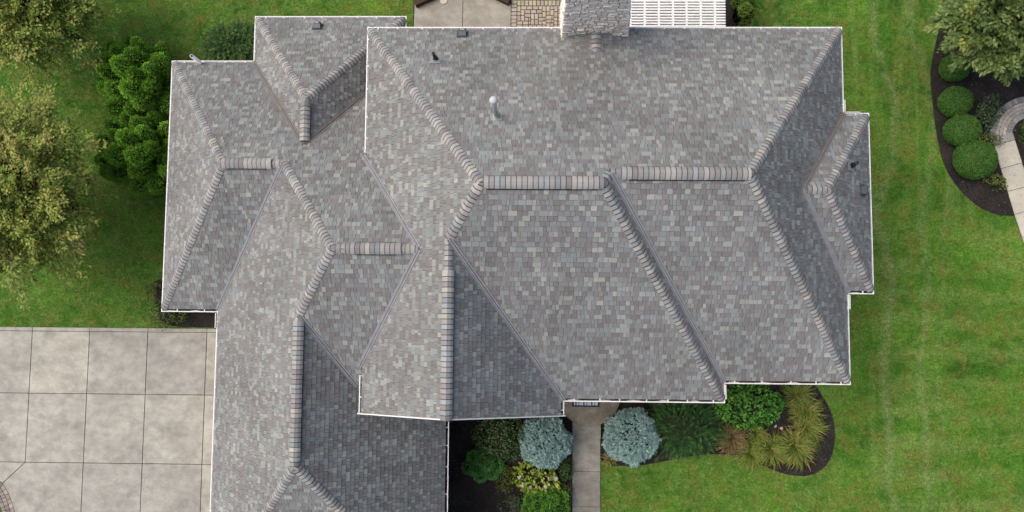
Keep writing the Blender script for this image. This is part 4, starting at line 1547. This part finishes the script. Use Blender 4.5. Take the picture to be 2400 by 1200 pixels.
# ---- clipped box balls in the right bed
BOX = [(0.082, 0.214, 0.037), (0.112, 0.265, 0.044), (0.061, 0.163, 0.029), (0.154, 0.306, 0.049)]
for px_, py_, r_, h_, lab in ((2236, 160, .47, .75, 'clipped box ball partly under the glossy tree'), (2238, 239, .53, .85, 'clipped box ball second from the top of the row'),
                              (2253, 306, .57, .90, 'clipped box ball third from the top of the row'), (2284, 374, .68, 1.0, 'largest clipped box ball at the lower end of the row')):
    t, c = shrub('box_ball', px_, py_, r_, r_ * .94, h_, .042, .026, int(15000 * r_ * r_ / .36), BOX, lab, 'shrub', 'clipped box balls in the right bed', [3, 3, 2, .6], lumps=18, amp=.035, jit=.05, tilt=.75, low=-.5, core=.93, zc=h_ * .42)
    # yellow flush
    p, nn = dome_points(46, (c[0], c[1], h_ * .42), np.array([r_, r_ * .94, h_ * .58]) * 1.01, .35, .02)
    ctr = p[rng.integers(0, len(p), 3)]
    q = np.concatenate([ctr[k] + rng.normal(0, .075, (34, 3)) * (1, 1, .25) for k in range(3)])
    lv = diamonds(q, unit(rand_dirs(len(q)) + (0, 0, .4)), unit(rand_dirs(len(q)) * .5 + (0, 0, 1)), .05, .03)
    link('young_leaves', mesh_uniform(lv, 4, pick([(.20, .22, .02), (.14, .19, .02)], len(q))), t, M['leaf'])

shrub('rose_bush', 2312, 268, .42, .62, .8, .075, .042, 900, [(0.083, 0.135, 0.068), (0.112, 0.173, 0.083), (0.060, 0.105, 0.053)], 'loose grey green bush beside the clipped balls and curved path', lumps=9, amp=.3, core=.55)
shrub('rose_bush', 2313, 330, .40, .32, .6, .07, .04, 560, [(0.150, 0.195, 0.053), (0.112, 0.165, 0.045), (0.240, 0.240, 0.060)], 'loose yellow green bush at the end of the paver path', lumps=7, amp=.3, core=.5)
shrub('small_bush', 2336, 424, .36, .28, .45, .07, .04, 420, [(0.140, 0.196, 0.049), (0.210, 0.224, 0.056), (0.105, 0.154, 0.042)], 'small yellow green bush below the largest clipped ball', lumps=6, amp=.3, core=.5)
shrub('small_bush', 2404, 305, .22, .40, .4, .06, .035, 420, [(0.083, 0.165, 0.030), (0.112, 0.210, 0.038)], 'small green bush inside the curve of the path at the right edge', lumps=6, amp=.3, core=.6)


# ---- globe spruce: short needle tufts
def spruce(px, py, r, h, label, group):
    zc = h * .45
    c = G(px, py, zc)
    t = thing('globe_spruce', (c[0], c[1], 0), label, 'shrub', group)
    p, nn = dome_points(2300, c, np.array([r, r * .98, h - zc]), -.35, .09, 40, .09)
    ph_ = rng.uniform(0, 6.28, 3)
    p = c + (p - c) * (1 + .06 * np.sin(5 * np.arctan2(nn[:, 1], nn[:, 0]) + ph_[0] + 3 * nn[:, 2]) + .05 * np.sin(9 * np.arctan2(nn[:, 1], nn[:, 0]) + ph_[1] - 5 * nn[:, 2]))[:, None]
    P, D, K = [], [], []
    for a, b in zip(p, nn):
        if rng.random() < .02: continue
        ax = unit(b + rand_dirs(1)[0] * .35)
        k = 15
        s = rng.uniform(-.3, 1, k)
        P.append(a + np.outer(s * .07, ax))
        D.append(unit(ax * .75 + rand_dirs(k) * .9))
        K.append(pick([(0.429, 0.623, 0.593), (0.552, 0.760, 0.733), (0.319, 0.482, 0.456), (0.264, 0.399, 0.359)], k, [3, 2, 2, 1]) * rng.uniform(.75, 1.2))
    P, D, K = map(np.concatenate, (P, D, K))
    lv = diamonds(P, D, unit(rand_dirs(len(P)) + (0, 0, .7)), rng.uniform(.045, .085, len(P)), .021, .1)
    link('needles', mesh_uniform(lv, 4, np.clip(K, 0, 1)), t, M['needle'])
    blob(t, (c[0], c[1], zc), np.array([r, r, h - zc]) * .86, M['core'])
    stems(t, c, 4, h * .5, r * .5)
    return t


spruce(1277, 1034, .73, 1.3, 'silvery blue globe spruce left of the front walk', 'globe spruces flanking the front walk')
spruce(1478, 1022, .78, 1.3, 'silvery blue globe spruce right of the front walk', 'globe spruces flanking the front walk')


# ---- spreading yews: long shoots
def yew(px, py, rx, ry, h, n, label, pal, tips, shoot=.55, name='spreading_yew', updown=.35):
    zc = h * .4
    c = G(px, py, zc)
    t = thing(name, (c[0], c[1], 0), label, 'shrub')
    P, D, K = [], [], []
    r = np.array([rx, ry, h - zc])
    for k in range(n):
        d = rand_dirs(1)[0]
        d[2] = abs(d[2]) * .9
        e = c + d * r * rng.uniform(.35, .95)
        ax = unit(d * [1, 1, updown] + rand_dirs(1)[0] * .75 * [1, 1, .4])
        L = shoot * rng.uniform(.5, 1.2)
        m = 40
        s = np.repeat(np.linspace(0, 1, m // 2), 2)
        sd_ = unit(np.cross(ax, (0, 0, 1)) + rng.normal(0, .2, 3))
        sg = np.tile([1., -1.], m // 2)
        p = e + np.outer(s * L, ax) + np.outer(-(s ** 2) * .08, (0, 0, 1))
        P.append(p)
        D.append(unit(ax * .7 + np.outer(sg, sd_)))
        col = np.asarray(pal)[rng.integers(len(pal))] * rng.uniform(.8, 1.2)
        kk = np.where((s > .72)[:, None] & (rng.random() < .6), np.asarray(tips)[rng.integers(len(tips))], col)
        K.append(kk)
    P, D, K = map(np.concatenate, (P, D, K))
    P[:, 2] = np.maximum(P[:, 2], .03)
    lv = diamonds(P, D, unit(rand_dirs(len(P)) * .4 + (0, 0, 1)), .042, .013, .1)
    link('foliage', mesh_uniform(lv, 4, np.clip(K, 0, 1)), t, M['needle'])
    blob(t, (c[0], c[1], zc), r * .72, M['core'])
    stems(t, c, 6, h * .5, min(rx, ry) * .6)


yew(1598, 1000, 1.28, .92, 1.15, 720, 'dark spreading yew under the front eave', [(0.027, 0.082, 0.023), (0.039, 0.113, 0.027), (0.019, 0.058, 0.017)], [(0.069, 0.186, 0.035), (0.108, 0.234, 0.039)])
yew(552, 106, 1.15, .72, .9, 1200, 'dark grassy juniper tucked in the corner of the back eaves', [(0.035, 0.092, 0.019), (0.050, 0.125, 0.025), (0.023, 0.065, 0.016)], [(0.086, 0.173, 0.035), (0.154, 0.250, 0.058)], .38, 'juniper')

# ---- leafy shrubs of the front beds
shrub('leafy_shrub', 1752, 945, 1.0, .66, .95, .145, .078, 1500, [(0.098, 0.293, 0.039), (0.137, 0.362, 0.051), (0.070, 0.215, 0.031), (0.293, 0.489, 0.059)], 'bright green large leaved shrub under the front gutter corner', w=[3, 3, 2.5, .45], lumps=16, amp=.14, tilt=.75, jit=.16)
shrub('leafy_shrub', 1172, 1018, .78, .80, 1.2, .075, .042, 2300, [(0.090, 0.180, 0.060), (0.126, 0.240, 0.077), (0.256, 0.224, 0.106), (0.066, 0.136, 0.048), (0.300, 0.180, 0.106)], 'dark green shrub with brown twiggy patches under the gable', w=[3, 3, 1.2, 2, .5], lumps=16, amp=.2)
shrub('leafy_shrub', 1186, 1115, .34, .42, .6, .075, .045, 560, [(0.143, 0.188, 0.033), (0.098, 0.143, 0.027), (0.195, 0.210, 0.045)], 'small olive yellow shrub between cypress and hydrangea', lumps=8, amp=.25, core=.6)
shrub('leafy_shrub', 1325, 1098, .24, .42, .5, .05, .03, 620, [(0.072, 0.140, 0.039), (0.108, 0.180, 0.048)], 'small dark shrub at the walk edge beside the blue spruce', lumps=6, amp=.2)
shrub('leafy_shrub', 1322, 1158, .26, .40, .5, .05, .03, 560, [(0.101, 0.168, 0.036), (0.134, 0.213, 0.045), (0.179, 0.190, 0.067)], 'small olive shrub at the walk edge near the bottom', lumps=6, amp=.2)
shrub('leafy_shrub', 1207, 1180, .48, .36, .5, .06, .035, 620, [(0.116, 0.179, 0.137), (0.074, 0.137, 0.084), (0.168, 0.126, 0.084), (0.084, 0.168, 0.053)], 'small bluish shrub at the bottom edge on the black mulch', lumps=8, amp=.3, core=.6)
shrub('leafy_shrub', 402, 722, .55, .62, .8, .085, .05, 1100, [(0.084, 0.161, 0.035), (0.119, 0.210, 0.049), (0.168, 0.182, 0.063), (0.049, 0.098, 0.028)], 'ragged green shrub at the corner of the west eave', lumps=10, amp=.35, core=.55)
shrub('leafy_shrub', 372, 676, .30, .42, .7, .08, .045, 420, [(0.070, 0.119, 0.042), (0.105, 0.154, 0.049), (0.224, 0.140, 0.084)], 'thin twiggy shrub against the west gutter', lumps=7, amp=.35, core=.5)

t, c = shrub('hydrangea', 1256, 1122, .74, .50, .75, .135, .092, 620, [(0.288, 0.375, 0.044), (0.362, 0.438, 0.062), (0.213, 0.312, 0.037), (0.425, 0.475, 0.100)], 'lime green hydrangea with small white flower heads', 'shrub', lumps=12, amp=.15, tilt=.7, core=.75)
fl = []
for k in range(16):
    a = rng.uniform(0, 6.28)
    q = np.array([c[0] + math.cos(a) * .72 * rng.uniform(.5, 1.05), c[1] + math.sin(a) * .48 * rng.uniform(.4, 1.1), .62 + rng.uniform(-.12, .12)])
    pp = q + rng.normal(0, .022, (26, 3))
    lv = diamonds(pp, rand_dirs(26) * (1, 1, .4), unit(rand_dirs(26) * .5 + (0, 0, 1)), .045, .04)
    link('flower_head', mesh_uniform(lv, 4, pick([(.74, .70, .68), (.66, .60, .58), (.78, .76, .72)], 26, None, .05)), t, M['leaf'])


# ---- strap-leaved clumps
def strap(px, py, r, n, label, pal, w=None, name='daylily_clump', lean=(0, -.3), group='strap leaved clumps in the front bed'):
    c = G(px, py, 0.05)
    t = thing(name, (c[0], c[1], 0), label, 'plant', group)
    V_, K = [], []
    for k in range(n):
        a = rng.uniform(0, 6.28)
        o = c + np.array([math.cos(a), math.sin(a), 0]) * r * rng.uniform(0, .6)
        a += rng.normal(0, .7)
        dr = unit(np.array([math.cos(a) + lean[0] + rng.normal(0, .3), math.sin(a) + lean[1] + rng.normal(0, .3)]))
        L = r * rng.uniform(.65, 1.2)
        hh = r * rng.uniform(.35, .8)
        wd = rng.uniform(.008, .015)
        s_ = np.array([-dr[1], dr[0], 0]) * wd
        pts = []
        for u_ in np.linspace(0, 1, 6):
            pts.append(o + np.array([dr[0] * L * u_, dr[1] * L * u_, hh * (2.6 * u_ - 2.3 * u_ * u_) + .02]))
        col = pick(pal, 1, w)[0]
        for i in range(5):
            f0, f1 = 1 - (i / 5) ** 3, 1 - ((i + 1) / 5) ** 3
            V_ += [pts[i] - s_ * f0, pts[i] + s_ * f0, pts[i + 1] + s_ * f1, pts[i + 1] - s_ * f1]
            K.append(col * (1 if i < 4 else np.array([1.5, 1.1, .9])))
    V_ = np.array(V_)
    V_[:, 2] = np.maximum(V_[:, 2], .03)
    link('leaves', mesh_uniform(V_, 4, np.clip(np.array(K), 0, 1)), t, M['leaf'])
    MB().tube([(c[0], c[1], 0), (c[0], c[1], .06)], [r * .22, r * .12], 8).build('crown_base', M['core'], t)


SP = [(0.146, 0.218, 0.029), (0.205, 0.251, 0.037), (0.099, 0.166, 0.024), (0.344, 0.277, 0.079), (0.397, 0.265, 0.118)]
for px_, py_, r_, n_, lean_, lab in ((1868, 930, .50, 230, (.1, .2), 'strap leaved clump highest up, partly under the gutter'), (1885, 962, .52, 240, (.3, -.1), 'strap leaved clump second from the gutter'),
                                     (1888, 1000, .56, 270, (.25, -.25), 'strap leaved clump third down on the bed tip side'), (1862, 1045, .60, 330, (.1, -.35), 'large strap leaved clump at the lower bed tip'),
                                     (1806, 1050, .50, 260, (0, -.4), 'strap leaved clump low in the bed middle'), (1756, 1062, .46, 230, (-.1, -.4), 'strap leaved clump at the lawn edge nearest the yew'),
                                     (1772, 1018, .34, 130, (.1, .1), 'small green strap leaved clump inside the bed')):
    strap(px_, py_, r_, n_, lab, SP, [3, 3, 2.2, 1.0, .6], lean=lean_)
strap(1716, 1030, .48, 300, 'dried brown strap leaved clump beside the yew', [(.20, .135, .07), (.26, .18, .09), (.13, .135, .03), (.16, .10, .06), (.30, .22, .06)], [2, 2, 2, 2, 1], 'dry_clump', (0, 0))
strap(1430, 1075, .26, 50, 'small grassy tuft at the foot of the right globe spruce', SP, None, 'grass_tuft', (-.3, .1))

# stump and fallen leaves in the front bed
q = G(1830, 1003, .05)
stp = thing('tree_stump', (q[0], q[1], 0), 'small pale cut stump in the front bed', 'stump')
MB().tube([q + (0, 0, -.05), q + (0, 0, .07)], [.075, .06], 10).build('stump_body', M['bark'], stp)
MB().tube([q + (0, 0, .071), q + (0, 0, .076)], [.055, .05], 10).build('cut_face', mat_plain('cut_wood', (.50, .36, .22), .8, .2, 0, 30, .2), stp)
for px_, py_, a_, lab in ((1817, 1000, .9, 'pale green fallen leaf beside the stump'), (1779, 988, .2, 'pale green fallen leaf near the leafy shrub')):
    q = G(px_, py_, .05)
    d = np.array([[math.cos(a_), math.sin(a_), .12]])
    o = link('fallen_leaf', mesh_uniform(diamonds(q[None] - d * .06, d, np.array([[0, 0, 1.]]), .15, .09, .15), 4, np.array([[.42, .50, .36]])), None, M['leaf'])
    tag(o, lab, 'leaf', 'fallen leaves in the front bed')

# ------------------------------------------------------------------ mulch chips, lawn grass, litter
def scatter_in(poly, n):
    poly = np.asarray(poly)[:, :2]
    lo, hi = poly.min(0), poly.max(0)
    X, Y = rng.uniform(lo[0], hi[0], n), rng.uniform(lo[1], hi[1], n)
    m = inside(poly, X, Y)
    return np.stack([X[m], Y[m]], 1)


CH = []
for poly, n in ((bed_front_l, 9000), (bed_front_r, 22000), (bed_right, 30000), (bed_west, 2500), (bed_pergola, 900)):
    CH.append(scatter_in(poly, n))
CH = np.concatenate(CH)
n = len(CH)
p = np.concatenate([CH, rng.uniform(.022, .05, (n, 1))], 1)
kc = pick([(.035, .031, .029), (.02, .018, .018), (.07, .06, .055), (.10, .075, .055), (.30, .26, .21)], n, [5, 4, 3, 1.4, .15])
lv = diamonds(p, rand_dirs(n) * (1, 1, .35), unit(rand_dirs(n) * .6 + (0, 0, 1)), rng.uniform(.03, .075, n), rng.uniform(.010, .022, n))
lv[:, 2] = np.maximum(lv[:, 2], .012)
o = link('mulch_chips', mesh_uniform(lv, 4, kc), None, mat_attr('mulch_chip', .95, .1, 30, .3, 0))
tag(o, 'dark bark chips over the garden beds', kind='stuff')

no_grass.append([(E['WC'] + .5, -.1), (E['WC'] + .5, 7.6), (E['WE'] + .5, 7.6), (E['WE'] + .5, 9.1), (-4.6, 9.1), (-4.6, 7.7), (8.4, 7.7), (8.4, 5.2), (9.1, 5.2), (9.1, 1.0), (8.4, 1.0), (8.4, -1.5),
                 (5.0, -1.5), (5.0, -2.0), (.6, -2.0), (.6, -2.5), (-2.9, -2.5), (-2.9, -9), (-9.4, -9), (-9.4, -.1)])
nb = 900000
X = rng.uniform(-20.5, 19.0, nb)
Y = rng.uniform(-8.0, 12.6, nb)
keep = np.ones(nb, bool)
Xj, Yj = X + rng.normal(0, .045, nb), Y + rng.normal(0, .045, nb)
for poly in no_grass:
    keep &= ~inside(np.asarray(poly, float)[:, :2], Xj, Yj)
X, Y = X[keep], Y[keep]
nb = len(X)
a = rng.uniform(0, 2 * math.pi, nb)
# blades lie over in drifts
drift = 1.2 * np.sin(X * .9 + 2 * np.sin(Y * .7)) + .8 * np.sin(Y * 1.7 + X * .4)
a = a * .55 + drift
L = rng.uniform(.035, .075, nb)
hgt = rng.uniform(.02, .05, nb)
w = rng.uniform(.004, .0085, nb)
dx, dy = np.cos(a), np.sin(a)
v = np.empty((nb, 3, 3), np.float32)
v[:, 0] = np.stack([X - dy * w, Y + dx * w, np.full(nb, .001)], 1)
v[:, 1] = np.stack([X + dy * w, Y - dx * w, np.full(nb, .001)], 1)
v[:, 2] = np.stack([X + dx * L, Y + dy * L, hgt], 1)
kc = rng.uniform(.75, 1.5, (nb, 1)) * np.array([[1.0, 1.0, 1.0]])
dryb = rng.random(nb) < .05
kc[dryb] *= np.array([2.0, 1.25, 1.6])
o = link('grass', mesh_uniform(v.reshape(-1, 3), 3, kc), None, M['blade'])
tag(o, 'short mown lawn grass around the house', kind='stuff')
print('blades', nb)

# a few fallen leaves on the shaded lawn
nl = 150
X, Y = rng.uniform(-19.5, -11.5, nl), rng.uniform(0, 11, nl)
p = np.stack([X, Y, np.full(nl, .05)], 1)
lv = diamonds(p, rand_dirs(nl) * (1, 1, .2), unit(rand_dirs(nl) * .3 + (0, 0, 1)), rng.uniform(.04, .08, nl), .04)
o = link('leaf_litter', mesh_uniform(lv, 4, pick([(.20, .13, .05), (.25, .19, .07), (.14, .08, .035)], nl)), None, M['leaf'])
tag(o, 'scattered fallen leaves on the west lawn', kind='stuff')
